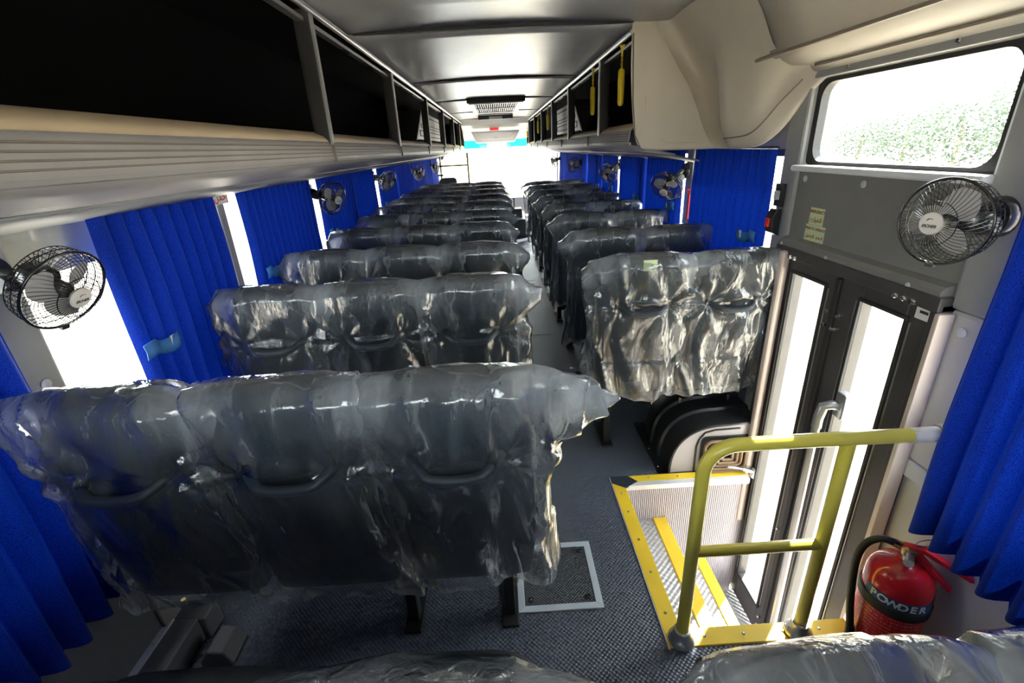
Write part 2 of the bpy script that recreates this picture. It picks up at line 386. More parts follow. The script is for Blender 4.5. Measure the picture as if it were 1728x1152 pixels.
# side windows: one object per opening
wn = 0
for side in (-1,1):
    X = XL if side < 0 else XR
    P = PILL[side]
    for k in range(len(P)-1):
        if side > 0 and k == 1: continue           # door bay
        y0, y1 = P[k]+0.03, P[k+1]-0.03; wn += 1
        o = empty('window_%d' % wn, (X+0.03*side,(y0+y1)/2,(ZS+ZT)/2))
        struct(o, 'side window %s wall, bay %d from the rear' % ('in the left' if side<0 else 'in the right', k+1), 'window')
        hy, hz = (y1-y0)/2, (ZT-ZS)/2
        fr = MB()
        for a,b in (((-0.012,-hy,-hz),(0.012,-hy+0.03,hz)),((-0.012,hy-0.03,-hz),(0.012,hy,hz)),((-0.012,-hy,-hz),(0.012,hy,-hz+0.03)),((-0.012,-hy,hz-0.03),(0.012,hy,hz))): fr.box(a,b)
        fr.build('window_frame', 'rubber', o, smooth=0)
        MB().box((-0.003,-hy+0.02,-hz+0.02),(0.003,hy-0.02,hz-0.02)).build('pane', 'glass', o, smooth=0)
        if side < 0 and k == 1: MB().box((-0.010,-hy+0.05,hz-0.20),(-0.006,-hy+0.40,hz-0.03)).build('shade_strip', 'cream', o, smooth=0)

rw = empty('wall_rear', (0,YB,0)); struct(rw, 'rear wall of the bus behind the camera', 'wall')
MB().box((-1.25,-0.06,-0.05),(1.27,0.0,1.26)).box((-1.25,-0.06,1.68),(1.27,0.0,2.12)).box((-1.25,-0.06,1.2),(-0.75,0.0,1.72)).box((0.75,-0.06,1.2),(1.27,0.0,1.72)).build('panel','wall_grey',rw,smooth=0)
MB().box((-0.96,-0.03,1.11),(0.96,-0.024,1.73)).build('pane','glass',rw,smooth=0)
# door bay on the right: window above the door, header panel
o = empty('window_%d' % (wn+1), (XR,1.54,1.55)); struct(o, 'wide rounded window above the door header', 'window')
hy, hz = 0.385, 0.145
def rrect(hw, hh, r, n=6):
    out = []
    for cx,cy,a0 in ((hw-r,hh-r,0),(-hw+r,hh-r,PI/2),(-hw+r,-hh+r,PI),(hw-r,-hh+r,1.5*PI)):
        for k in range(n+1): a = a0+PI/2*k/n; out.append((cx+r*math.cos(a), cy+r*math.sin(a)))
    return out
def ringframe(mb, outer, inner, t0, t1):
    n = len(outer); vs = [(t0,*p) for p in outer]+[(t0,*p) for p in inner]+[(t1,*p) for p in outer]+[(t1,*p) for p in inner]; fs = []
    for i in range(n):
        j = (i+1)%n
        fs += [(i,j,n+j,n+i),(2*n+i,3*n+i,3*n+j,2*n+j),(i,2*n+i,2*n+j,j),(n+i,n+j,3*n+j,3*n+i)]
    mb.add(vs, fs); return mb
ringframe(MB(), rrect(hy,hz,0.02), rrect(hy-0.028,hz-0.012,0.055), 0.0, 0.03).build('window_frame','rubber',o,smooth=0)
MB().prism(rrect(hy-0.02,hz-0.01,0.05), 0.012, 0.018, 'yz').build('pane','glass',o,smooth=0)
MB().box((-0.05,-hy-0.01,-hz-0.022),(0.03,hy+0.01,-hz)).build('window_sill','light_sill',o,smooth=0,bevel=0.006)
o = empty('door_header', (XR,1.545,1.24)); o.name = 'door_header_panel'; struct(o, 'dark grey panel between the door and the window above', 'panel')
prof = [(0.02,-0.155),(-0.045,-0.155),(-0.052,-0.148),(-0.052,-0.128),(-0.040,-0.116),(-0.012,-0.108),(-0.012,0.145),(0.02,0.145)]
MB().prism(prof, -0.385, 0.385, 'xz').build('panel', 'panel_grey', o, smooth=25)
screws([(-0.012,y,0.115) for y in (0.34,0.03,-0.30)], 0.012, (-1,0,0), o, 'trim_light', 'cap', 0.005)
screws([(-0.050,y,-0.137) for y in (0.36,0.08,-0.28)], 0.009, (-1,0,0), o, 'trim_light', 'cap', 0.005)

# cove above the door, running to the rear
cv = [(0.90,2.085),(0.92,2.06),(0.968,2.005),(1.010,1.94),(1.048,1.868),(1.075,1.805),(1.085,1.792),(1.14,1.762),(1.165,1.748),(1.172,1.737),(1.20,1.715),(1.215,1.69)]
rows = []
for (x_,z_) in cv: rows.append([(x_,YB+ (2.05-YB)*k/10 - (0.12 if x_>1.15 else 0)*(k==10), z_) for k in range(11)])
cove = MB().grid(rows).build('cove_panel', 'cream'); cove.modifiers.new('sol','SOLIDIFY').thickness = 0.006
struct(cove, 'cream cove panel between the ceiling and the window over the door', 'panel')
b = MB().tube([(1.079,YB,1.797),(1.079,2.16,1.797)], 0.007, 6); b.tube([(1.168,YB,1.742),(1.168,1.90,1.742)], 0.006, 6)
b.build('groove_strip', 'cream_dark', cove)
MB().box((1.19,YB,1.70),(1.212,1.93,1.735)).build('rail_strip', 'wall_grey', cove, smooth=0, bevel=0.004)
screws([(1.188,y,1.717) for y in (1.75,1.35,0.95)], 0.008, (-1,0,0), cove, 'chrome')

# ------------------------------------------------------------------ ceiling
ce = empty('ceiling', (0.04,0,2.08)); struct(ce, 'grey panelled ceiling of the bus', 'ceiling')
ys = [YB,2.80,4.69,6.50,8.60,10.50,11.3]
for i in range(len(ys)-1):
    a, b_ = ys[i]+0.008, ys[i+1]-0.008
    x0 = -1.15; x1 = 0.90 if i == 0 else 1.16
    rows = []
    for k in range(9):
        yy = a+(b_-a)*k/8
        rows.append([(x0+(x1-x0)*j/16, yy, 0.02*(1-((x0+(x1-x0)*j/16)/0.8)**2) if abs(x0+(x1-x0)*j/16)<0.8 else -0.0) for j in range(17)])
    p = MB().grid(rows).build('ceiling_panel', 'ceiling', ce); p.modifiers.new('sol','SOLIDIFY').thickness = 0.006
for yy in ys[1:-1]:
    MB().box((-0.72,yy-0.014,-0.004),(0.70,yy+0.014,0.014)).build('seam_strip', 'seam', ce, smooth=0)
MB().box((-1.3,YB,0.03),(1.3,YF,0.06)).build('roof_skin', 'rack_shade_black', ce, smooth=0)
# roof return-air grille
o = empty('roof_grille', (0.05,7.3,2.09)); tag(o, 'white slatted air grille set in the ceiling', 'vent')
MB().box((-0.36,-0.85,-0.05),(0.36,-0.80,0)).build('front_edge', 'seam', o, smooth=0)
ringframe(MB(), [(-0.34,-0.80),(0.34,-0.80),(0.34,0.85),(-0.34,0.85)], [(-0.27,-0.70),(0.27,-0.70),(0.27,0.75),(-0.27,0.75)], -0.06, 0.0)
fr = MB(); fr.box((-0.34,-0.80,-0.06),(-0.27,0.85,0)).box((0.27,-0.80,-0.06),(0.34,0.85,0)).box((-0.27,-0.80,-0.06),(0.27,-0.74,0)).box((-0.27,0.79,-0.06),(0.27,0.85,0)).box((-0.27,0.0,-0.06),(0.27,0.04,0))
fr.build('frame', 'white_plastic', o, smooth=0)
MB().box((-0.27,-0.74,-0.01),(0.27,0.79,0.0)).build('backing', 'seam', o, smooth=0)
sm = MB().box((-0.006,-0.74,-0.05),(0.006,0.79,-0.03)).mesh('slat','white_plastic',0)
for k in range(19): obj('slat', sm, o, mw=Matrix.Translation((-0.26+0.52*k/18,0,0)))
o = empty('ceiling_bar', (0.05,9.6,2.06)); tag(o, 'dark lamp bar on the ceiling ahead of the air grille', 'lamp')
MB().box((-0.32,-0.1,-0.05),(0.32,0.1,0.02)).build('housing', 'seam', o, smooth=0, bevel=0.01)
MB().box((-0.12,-0.115,-0.045),(0.12,-0.09,-0.005)).build('lens', 'trim_light', o, smooth=0)

# ------------------------------------------------------------------ luggage racks
def rack(side, X, y0, y1, posts, label):
    sgn = side                                     # direction from aisle to wall
    XW = XL if side < 0 else XR
    o = empty('luggage_rack', (X,y0,1.5)); tag(o, label, 'luggage rack')
    d = abs(XW-X)
    def S(t): return sgn*t
    L = y1-y0
    # curved fascia and underside: (distance from post plane towards wall, z)
    pr = [(0.10,0.098),(0.06,0.092),(0.02,0.076),(0.0,0.055),(-0.004,0.03),(-0.008,0.004),(-0.009,-0.010),(-0.002,-0.020),(0.0,-0.022),(0.10,-0.042),(0.26,-0.078),(0.257,-0.079),(0.262,-0.086),(0.36,-0.108),(d-0.002,-0.135)]
    def strip(name, m, pts, y_0=0, y_1=None, th=0.006):
        y_1 = L if y_1 is None else y_1
        rows = [[(S(a), y_0+(y_1-y_0)*k/12, z+0.02) for k in range(13)] for a,z in pts]
        ob = MB().grid(rows).build(name, m, o, smooth=50)
        sm_ = ob.modifiers.new('sol','SOLIDIFY'); sm_.thickness = th; sm_.offset = 0
        return ob
    strip('shelf_lip', 'lip', pr[0:4])
    strip('fascia', 'fascia', pr[3:8])
    strip('underside', 'fascia', pr[8:11]); strip('underside', 'wall_grey', pr[11:15])
    for z in (0.040,0.027,0.014,0.001): MB().tube([(S(-0.0062-0.0045*(0.042-z)/0.042),0,z+0.02),(S(-0.0062-0.0045*(0.042-z)/0.042),L,z+0.02)],0.0024,5).build('groove_shade_line','cream_dark',o)  # thin dark tubes paint in the shade of the fascia grooves
    MB().tube([(S(-0.001),0,0.006),(S(-0.001),L,0.006)],0.009,8).build('nose_tube','fascia',o)
    for yy in [k*1.55+1.2 for k in range(int((L-1.3)/1.55)+1)]: MB().box((S(-0.02) if side>0 else -0.005,yy,0.0),(0.005 if side>0 else 0.02,yy+0.004,0.072)).build('joint','cream_dark',o,smooth=0)
    MB().box((min(S(0.10),S(d-0.02)),0,0.100),(max(S(0.10),S(d-0.02)),L,0.108)).build('shelf_board','rack_shade_black',o,smooth=0)
    MB().box((min(S(d-0.02),S(d-0.03)),0,0.13),(max(S(d-0.02),S(d-0.03)),L,0.575)).build('back_panel','rack_shade_black',o,smooth=0)
    MB().box((min(S(0.03),S(d-0.02)),0,0.553),(max(S(0.03),S(d-0.02)),L,0.562)).build('top_panel','rack_shade_black',o,smooth=0)
    MB().box((min(S(0.0),S(d-0.02)),L-0.01,0.10),(max(S(0.0),S(d-0.02)),L,0.56)).build('end_panel','rack_shade_black',o,smooth=0)
    # rails
    MB().tube([(S(-0.012),0,0.537),(S(-0.012),L,0.537)],0.013,10).build('top_rail','alum',o)
    MB().tube([(S(0.018),0,0.555),(S(0.018),L,0.555)],0.009,8).build('upper_rail','alum',o)
    MB().box((min(S(0.012),S(0.045)),0,0.500),(max(S(0.012),S(0.045)),L,0.516)).build('channel_rail','alum',o,smooth=0,bevel=0.003)
    sl_ = MB()
    me = MB().box((-0.012,-0.05,-0.003),(0.012,0.05,0.0)).mesh('slot','seam',0)
    yy = 0.35
    while yy < min(L,6): obj('slot',me,o,mw=Matrix.Translation((S(0.028),yy,0.4995))); yy += 0.5
    pm = MB().prism([(-0.010,-0.012),(-0.004,-0.012),(0.045,-0.004),(0.055,0.0),(0.055,0.012),(-0.010,0.012)],0.07,0.54,'xy').mesh('post','alum_dark',0) if side>0 else MB().prism([(0.010,-0.012),(0.010,0.012),(-0.055,0.012),(-0.055,0.0),(-0.045,-0.004),(0.004,-0.012)],0.07,0.54,'xy').mesh('post','alum_dark',0)
    em = MB().box((-0.004,-0.013,0.065),(0.004,0.013,0.535)).mesh('post_edge','alum',0)
    for y in posts:
        p = obj('post', pm, o, mw=Matrix.Translation((0,y-y0,0)))
        obj('post_edge', em, p, mw=Matrix.Translation((-0.014*sgn,0,0)))
    return o
rack(-1, -0.685, YB, 11.6, [0.62,2.15,3.68,5.45,7.1,8.8,10.3,11.5], 'long overhead luggage rack along the left wall with open black-lined compartments, shade painted in')
rack(1, 0.75, 2.80, 11.6, [3.60,5.08,6.50,7.95,9.35,10.8,11.5], 'overhead luggage rack along the right wall beyond the cream end cap')

# cream moulded end cap of the right rack
cols = [
 [(0.735,2.80,2.085),(0.735,2.80,2.04),(0.737,2.80,1.887),(0.749,2.80,1.72),(0.768,2.79,1.56),(0.790,2.77,1.495),(0.83,2.76,1.470),(0.84,2.79,1.466)],
 [(0.80,2.79,2.085),(0.80,2.79,2.04),(0.82,2.775,1.88),(0.87,2.75,1.73),(0.91,2.71,1.57),(0.94,2.68,1.50),(0.96,2.66,1.468),(0.97,2.69,1.466)],
 [(0.862,2.79,2.085),(0.867,2.78,2.035),(0.950,2.735,1.87),(1.010,2.675,1.739),(1.056,2.595,1.568),(1.08,2.55,1.497),(1.10,2.52,1.468),(1.11,2.55,1.466)],
 [(0.866,2.79,2.085),(0.871,2.782,2.035),(0.955,2.745,1.87),(1.016,2.69,1.739),(1.062,2.61,1.568),(1.085,2.55,1.497),(1.105,2.515,1.468),(1.115,2.545,1.466)],
 [(0.900,2.76,2.085),(0.935,2.76,2.05),(1.045,2.77,1.89),(1.115,2.73,1.76),(1.145,2.62,1.58),(1.130,2.52,1.508),(1.118,2.46,1.468),(1.13,2.49,1.466)],
 [(0.902,2.58,2.085),(0.925,2.58,2.055),(1.030,2.60,1.93),(1.145,2.57,1.78),(1.150,2.50,1.58),(1.125,2.44,1.510),(1.112,2.41,1.468),(1.13,2.44,1.466)],
 [(0.902,2.46,2.085),(0.922,2.46,2.06),(1.008,2.45,1.94),(1.052,2.44,1.77),(1.070,2.40,1.575),(1.085,2.38,1.512),(1.105,2.35,1.468),(1.13,2.38,1.466)],
 [(0.902,2.40,2.085),(0.921,2.40,2.06),(1.008,2.39,1.94),(1.036,2.38,1.79),(1.062,2.34,1.575),(1.080,2.33,1.513),(1.104,2.30,1.468),(1.13,2.33,1.466)],
 [(0.901,2.35,2.085),(0.921,2.35,2.06),(1.008,2.345,1.94),(1.046,2.33,1.80),(1.070,2.29,1.576),(1.088,2.27,1.515),(1.110,2.245,1.470),(1.14,2.275,1.468)],
 [(0.900,2.26,2.085),(0.920,2.26,2.06),(1.010,2.26,1.94),(1.064,2.25,1.803),(1.090,2.21,1.59),(1.105,2.19,1.525),(1.125,2.16,1.478),(1.15,2.19,1.474)],
 [(0.900,2.19,2.085),(0.920,2.19,2.06),(1.010,2.19,1.94),(1.073,2.18,1.803),(1.108,2.15,1.635),(1.122,2.13,1.560),(1.140,2.09,1.505),(1.165,2.12,1.50)],
 [(0.900,2.13,2.085),(0.920,2.13,2.06),(1.010,2.13,1.94),(1.077,2.12,1.804),(1.137,2.085,1.70),(1.152,2.065,1.635),(1.166,2.03,1.56),(1.19,2.06,1.555)],
 [(0.900,2.08,2.085),(0.920,2.08,2.06),(1.007,2.07,1.943),(1.080,2.06,1.800),(1.160,2.00,1.752),(1.178,1.98,1.705),(1.190,1.955,1.652),(1.21,1.98,1.648)],
 [(0.898,2.03,2.09),(0.918,2.03,2.065),(1.005,2.02,1.945),(1.076,2.00,1.806),(1.160,1.93,1.756),(1.190,1.90,1.735),(1.200,1.875,1.705),(1.215,1.89,1.700)],
]
def cat_rows(R, k):
    out = []
    for i in range(len(R)-1):
        A = [R[max(0,i-1)],R[i],R[i+1],R[min(len(R)-1,i+2)]]
        for q in range(k):
            t = q/k; row = []
            for p0,p1,p2,p3 in zip(*A):
                p0,p1,p2,p3 = map(Vector,(p0,p1,p2,p3))
                row.append(0.5*((2*p1)+(p2-p0)*t+(2*p0-5*p1+4*p2-p3)*t*t+(3*p1-p0-3*p2+p3)*t**3))
            out.append(row)
    out.append([Vector(p) for p in R[-1]]); return out
lipline = [c[5] for c in cols]
cols = cat_rows(cols,4); cols = list(zip(*cat_rows(list(zip(*cols)),4)))
cap = MB().grid(cols).build('rack_end_cap', 'cream', smooth=75)
tag(cap, 'cream moulded end cap of the right luggage rack above the door', 'end cap')
MB().tube(smooth_path([(p[0]-0.004,p[1]-0.004,p[2]) for p in lipline[6:13]]),0.003,6).build('edge_bead','cream_dark',cap)
MB().tube([(0.742,2.798,2.03),(0.755,2.797,1.72),(0.772,2.787,1.55),(0.80,2.765,1.485)], 0.004, 6).build('edge_bead','cream_dark',cap)
MB().tube([(0.815,2.775,1.74),(0.83,2.765,1.58),(0.86,2.742,1.53),(0.93,2.69,1.505),(1.06,2.575,1.498)], 0.004, 6).build('edge_bead','cream',cap)

# ------------------------------------------------------------------ folding door
dr = empty('door_1', (1.19,1.545,-0.79)); struct(dr, 'black two-leaf folding door with tall glass panels', 'door')
def dbox(name, m, y0,y1,z0,z1,x0,x1,parent=dr,bevel=0.003):
    return MB().box((x0,y0-1.545,z0+0.79),(x1,y1-1.545,z1+0.79)).build(name, m, parent, smooth=0, bevel=bevel)
for (ya,yb,ga,gb) in ((1.545,1.865,1.610,1.800),(1.175,1.535,1.252,1.428)):
    lf = dbox('leaf_stile','door_black',ya,ga,-0.78,1.06,-0.02,0.02); lf.name = 'door_leaf'
    for a,b_,z0,z1 in ((gb,yb,-0.78,1.06),(ga,gb,-0.78,-0.62),(ga,gb,1.005,1.06)): dbox('stile','door_black',a,b_,z0,z1,-0.02,0.02,lf)
    for a,b_,z0,z1 in ((ga-0.012,ga,-0.63,1.015),(gb,gb+0.012,-0.63,1.015),(ga,gb,1.003,1.015),(ga,gb,-0.63,-0.618)): dbox('gasket','rubber',a,b_,z0,z1,-0.028,-0.018,lf,0.002)
    for yy in (ga-0.018,gb+0.020): dbox('bead','alum',yy-0.0015,yy+0.0015,-0.6,1.0,-0.024,-0.018,lf,0)
    MB().box((-0.003,ga-1.545-0.005,0.79-0.625),(0.003,gb-1.545+0.005,0.79+1.01)).build('pane','glass',lf,smooth=0)
dbox('rubber_joint','rubber',1.528,1.552,-0.78,1.05,-0.032,0.0)
dbox('jamb','jamb',1.835,1.868,-0.30,1.085,-0.060,-0.025,dr,0.010)
dbox('jamb','door_black',1.868,1.925,-0.78,1.08,-0.035,0.02)
dbox('jamb','door_black',1.145,1.176,-0.78,1.08,-0.03,0.02)
dbox('jamb','jamb',1.130,1.146,-0.10,1.06,-0.045,0.0)
dbox('door_head','door_black',1.145,1.925,1.06,1.10,-0.04,0.02)
screws([(-0.035,y-1.545,z+0.79) for y,z in ((1.845,1.068),(1.815,1.068),(1.785,1.068),(1.285,1.068),(1.255,1.068),(1.225,1.068))],0.010,(-1,0,0),dr,'chrome','bolt',0.014)
screws([(-0.022,y-1.545,z+0.79) for y,z in ((1.560,0.925),(1.512,0.925),(1.565,0.872),(1.518,0.872))],0.0085,(-1,0,0),dr,'chrome','bolt',0.016)
screws([(-0.022,y-1.545,z+0.79) for y,z in ((1.575,-0.10),(1.575,-0.66),(1.575,-0.71))],0.008,(-1,0,0),dr,'chrome','bolt',0.012)
tg = dbox('door_label','white_plastic',1.178,1.225,1.02,1.052,-0.023,-0.021,dr,0)
dbox('label_print','ink',1.185,1.212,1.038,1.046,-0.0235,-0.0225,tg,0)
# grab pole on the door
gp = empty('door_grab_pole', (1.10,1.41,0.60)); tag(gp, 'grey metal grab pole with elbow on the black door', 'grab pole')
MB().tube([(0.065,-0.02,0.03),(0.03,-0.01,0.035),(0.008,-0.002,0.025),(0.0,0.0,-0.02),(0,0,-0.06)],0.017,12).build('elbow','steel',gp)
MB().tube([(0,0,-0.05),(0,-0.02,-1.25)],0.013,12).build('pole','steel',gp)
MB().box((0.045,-0.045,-0.01),(0.075,0.0,0.085)).build('bracket','steel',gp,smooth=0,bevel=0.004)
# gas strut by the wheel arch
st = empty('door_strut', (1.06,1.82,0.04)); tag(st, 'chrome door operating rod beside the wheel arch cover', 'rod')
MB().tube([(-0.03,0.0,0.02),(0.05,0.0,0.0)],0.006,8).build('rod','chrome',st)
MB().tube([(0.045,0,0.0),(0.10,0,-0.02)],0.010,8).build('sleeve','steel',st)
MB().prism([(0.09,-0.05),(0.13,-0.07),(0.15,-0.06),(0.12,-0.02),(0.10,0.0)],-0.012,0.012,'xz').build('bracket','white_alu',st,smooth=0,bevel=0.003)

# ------------------------------------------------------------------ seats
def bw(z):  # backrest half width
    P = [(0.40,0.165),(0.55,0.180),(0.75,0.188),(0.90,0.186),(0.945,0.176),(0.985,0.148),(1.02,0.130),(1.075,0.122)]
    for (a,wa),(b_,wb_) in zip(P,P[1:]):
        if z <= b_: t = max(0,(z-a)/(b_-a)); return wa+(wb_-wa)*t
    return P[-1][1]
def bt(z):  # half thickness
    P = [(0.40,0.03),(0.6,0.042),(0.85,0.046),(0.98,0.046),(1.05,0.042),(1.075,0.034)]
    for (a,wa),(b_,wb_) in zip(P,P[1:]):
        if z <= b_: t = max(0,(z-a)/(b_-a)); return wa+(wb_-wa)*t
    return P[-1][1]
def bc(z): return 0.05+0.13*(1.05-z)           # centre line, top leans to the rear (-y)
def sring(hx, hy, cx, cy, z, n, e=0.42):
    out = []
    for k in range(n):
        a = 2*PI*k/n; c, s_ = math.cos(a), math.sin(a)
        out.append((cx+hx*math.copysign(abs(c)**e,c), cy+hy*math.copysign(abs(s_)**e,s_), z))
    return out
def backrest_mesh():
    mb = MB(); zs = [0.41,0.42,0.45,0.55,0.65,0.75,0.84,0.90,0.94,0.97,1.0,1.03,1.055,1.072,1.08]
    rows = []
    for i,z in enumerate(zs):
        k = 0.75 if i == 0 else (0.80 if i == len(zs)-1 else 1)
        rows.append(sring(bw(z)*k, bt(z)*k, 0, bc(z), z, 36))
    mb.grid(rows, True); n = 36
    mb.f.append(tuple(range(n))[::-1]); mb.f.append(tuple((len(zs)-1)*n+k for k in range(n)))
    return mb.mesh('backrest','shell',50)
BACK = backrest_mesh()
PADM = MB()
rows = [sring(bw(z)*0.97, 0.016 if 0.45<z<1.02 else 0.004, 0, bc(z)+bt(z)-0.006, z, 24) for z in (0.44,0.47,0.6,0.75,0.9,1.0,1.04,1.05)]
PADM.grid(rows, True); PAD = PADM.mesh('back_cushion','vinyl',60)
hp = []
for k in range(17):
    t = -1+2*k/16; q = 1-abs(t)**2.6
    hp.append((0.102*t, bc(0.87)-bt(0.87)+0.006-0.055*min(1,q*1.35), 0.878-0.030*q))
HAND = MB().tube(hp, [0.0125 if 1<k<15 else 0.0145 for k in range(17)], 10).mesh('grab_handle','handle_grey',60)
cm = MB(); n = 28
rows = [sring(0.165,0.19,0,0.36,0.375,n,0.45),sring(0.178,0.205,0,0.36,0.40,n,0.45),sring(0.185,0.215,0,0.36,0.44,n,0.45),sring(0.180,0.21,0,0.36,0.475,n,0.45),sring(0.15,0.17,0,0.36,0.49,n,0.5)]
cm.grid(rows,True); cm.f.append(tuple(range(n))[::-1]); cm.f.append(tuple(4*n+k for k in range(n)))
CUSH = cm.mesh('seat_cushion','vinyl',60)
NAIL = MB().lathe([(0.007,0),(0.007,0.012),(0.004,0.016),(0.004,0.026),(0,0.027)],8).mesh('bolt','brass')

def ridge(v): return 1-abs(noise.noise(v))*2
def cover_mesh(seed, nu=72, nv=52, earL=0.03, earR=0.03, loose=1.0, zb=0.42, slim=0.0):
    rnd = random.Random(seed); so_ = Vector((rnd.random()*50, rnd.random()*50, rnd.random()*50))
    rows = []; cru = []; ztop = 1.094; dia = rnd.uniform(-0.7,0.7)
    tiltL, tiltR = rnd.uniform(-0.2,0.5), rnd.uniform(-0.2,0.5)
    for j in range(nv):
        v = j/(nv-1)
        row = []
        for k in range(nu):
            a = 2*PI*k/nu; c, s_ = math.cos(a), math.sin(a)
            cx = math.copysign(abs(c)**0.6, c); sy = math.copysign(abs(s_)**0.6, s_)
            side = max(0,(abs(c)-0.55)/0.45)
            # ragged hem, corners hang lower
            hem = zb + 0.035*noise.noise(Vector((c*1.7,s_*1.7,0))+so_) - 0.035*side*loose*(0.5+0.5*noise.noise(so_+Vector((c*3,0,9)))) + 0.008*math.sin(11*a+seed)
            z = hem + (ztop-hem)*(1-(1-v)**1.0)
            zz = min(max(z,0.41),1.078)
            hx = 0.196-slim + 0.010*loose
            if z > 0.93: hx = 0.206-slim - 0.028*((z-0.93)/0.16)**1.6
            hx = max(hx, bw(zz)+0.008)
            hy = bt(zz)+0.012+0.006*loose
            tt = max(0,(z-1.03)/(ztop-1.03))
            hy = hy*(1-tt**3)+0.004
            x_ = hx*cx; y_ = bc(zz)+hy*sy
            # ears of the flat bag seam
            ear = earR if c > 0 else earL
            ev = max(0,1-abs((z-(1.035-0.05*ear*6))/ (0.085+0.5*ear)))
            x_ += math.copysign(ear*side**1.5*ev**1.3*1.6, c)
            y_ = y_*(1-0.75*side*ev*min(1,ear*12)) + bc(zz)*0.75*side*ev*min(1,ear*12)
            z_ = z - (0.25+ (tiltR if c>0 else tiltL))*ear*side*ev
            # seam sags between the padded corners
            if v > 0.93: z_ -= 0.012*abs(c)**2 + 0.006*noise.noise(Vector((x_*14,0,seed)))
            # folds
            p = Vector((x_*9+z*3.6*dia, y_*5, z*1.3))+so_
            r1 = max(0,ridge(p)); r2 = max(0,ridge(p*2.3+Vector((3,1,7))))
            d_ = loose*(0.020*r1**3 + 0.005*r2**2 + 0.005*noise.noise(p*0.6)) + 0.0004*noise.noise(p*5)
            fl = 0.8+0.8*side+ (0.4 if z<0.6 else 0)
            if s_ < 0:
                for hx_ in (-0.104,0.104):
                    dx, dz = x_-hx_, z-0.875; rr = math.hypot(dx,dz); ph = math.atan2(dz,dx)
                    d_ += 0.012*math.exp(-rr/0.14)*(0.3+math.sin(8*ph+seed+hx_*20))*min(1,rr/0.03) - 0.010*math.exp(-(rr/0.035)**2)
            d_ *= fl
            nx, ny = cx*0.8, sy
            if s_ < 0: d_ = max(d_, -0.010)
            x_ += nx*d_*(0.5 if side<0.3 else 1.0); y_ += ny*d_*(1-side*0.4)
            row.append((x_,y_,z_)); cru.append(min(1.0, (0.22+0.78*min(1,max(0,(abs(x_)-0.10)/0.05)))*max(0,(z-0.95)/0.11)**0.9 + 0.8*side**2*(0.4+0.6*ev) + 0.5*max(0,1-(z-hem)/0.06)))
        rows.append(row)
    mb = MB(); mb.grid(rows, True)
    mb.f.append(tuple((nv-1)*nu+k for k in range(nu)))
    me = mb.mesh('plastic_cover','film',75)
    at = me.attributes.new('crumple','FLOAT','POINT'); at.data.foreach_set('value', cru)
    return me
COVERS = [cover_mesh(11+i, earL=e1, earR=e2, loose=l) for i,(e1,e2,l) in enumerate([(0.03,0.05,1.0),(0.05,0.02,0.9),(0.015,0.03,1.1),(0.04,0.04,1.2),(0.02,0.06,0.8),(0.035,0.015,1.0)])]
NEARC = {}
def bench(xs, Y, label, group, covers=None, wallx=None, aisle=None, fold=False, legs=(), tip=False):
    xc = sum(xs)/len(xs)
    o = empty('three_seat_bench' if len(xs) == 3 else 'two_seat_bench', (xc,Y,0)); tag(o, label, 'bus seat', group)
    for i,x_ in enumerate(xs):
        T = Matrix.Translation((x_-xc,0,0))
        if fold: T = T @ Matrix.Translation((0,0.035,0.545)) @ Matrix.Rotation(math.radians(-78),4,'X') @ Matrix.Translation((0,-0.14,-0.45))
        b_ = obj('backrest', BACK, o, mw=T)
        obj('back_cushion', PAD, b_); obj('grab_handle', HAND, b_)
        cv_ = covers[i] if covers else COVERS[random.randrange(len(COVERS))]
        obj('plastic_cover', cv_, b_)
        obj('seat_cushion', CUSH, o, mw=Matrix.Translation((x_-xc,0.02,0)) if not tip else Matrix.Translation((x_-xc,0.0,0.0)) @ Matrix.Translation((0,0.17,0.42)) @ Matrix.Rotation(math.radians(80),4,'X') @ Matrix.Translation((0,-0.15,-0.43)))
    x0, x1 = xs[0]-0.17-xc, xs[-1]+0.17-xc
    fr = MB().box((x0,0.22,0.345),(x1,0.255,0.38)).box((x0,0.48,0.345),(x1,0.515,0.38))
    fr.build('seat_frame','frame_black',o,smooth=0,bevel=0.003)
    for lx in legs:
        lg = MB().box((lx-xc-0.018,0.29,0.0),(lx-xc+0.018,0.34,0.36)).box((lx-xc-0.03,0.25,0.0),(lx-xc+0.03,0.50,0.012)).box((lx-xc-0.018,0.20,0.33),(lx-xc+0.018,0.53,0.36))
        lg.build('leg','frame_black',o,smooth=0,bevel=0.004)
    for x_ in xs:
        for dx in (-0.12,0.12): obj('bolt', NAIL, o, mw=Matrix.Translation((x_-xc+dx,0.16,0.335)) @ Matrix.Rotation(PI,4,'X'))
    return o
LX = [-0.87,-0.497,-0.128]; RX = [0.588,0.970]
LY = [0.20,0.865,1.665,2.32,3.00,3.66,4.31,4.96,5.61,6.26,6.91]
RY = [1.86,2.53,3.20,3.85,4.50,5.15,5.80,6.45]
ordn = ['first','second','third','fourth','fifth','sixth','seventh','eighth','ninth','tenth','eleventh']
c1 = [cover_mesh(101,128,100,0.05,0.035,1.25,0.40), cover_mesh(102,128,100,0.03,0.03,1.2,0.41), cover_mesh(103,128,100,0.045,0.115,1.25,0.42)]
c2 = [cover_mesh(111,110,84,0.02,0.05,1.1), cover_mesh(112,110,84,0.03,0.035,1.15), cover_mesh(113,110,84,0.02,0.04,1.1)]
cR = [cover_mesh(121,120,92,0.03,0.06,1.3,0.40), cover_mesh(122,120,92,0.045,0.02,1.3,0.41)]
LG = (-0.37,-0.035)
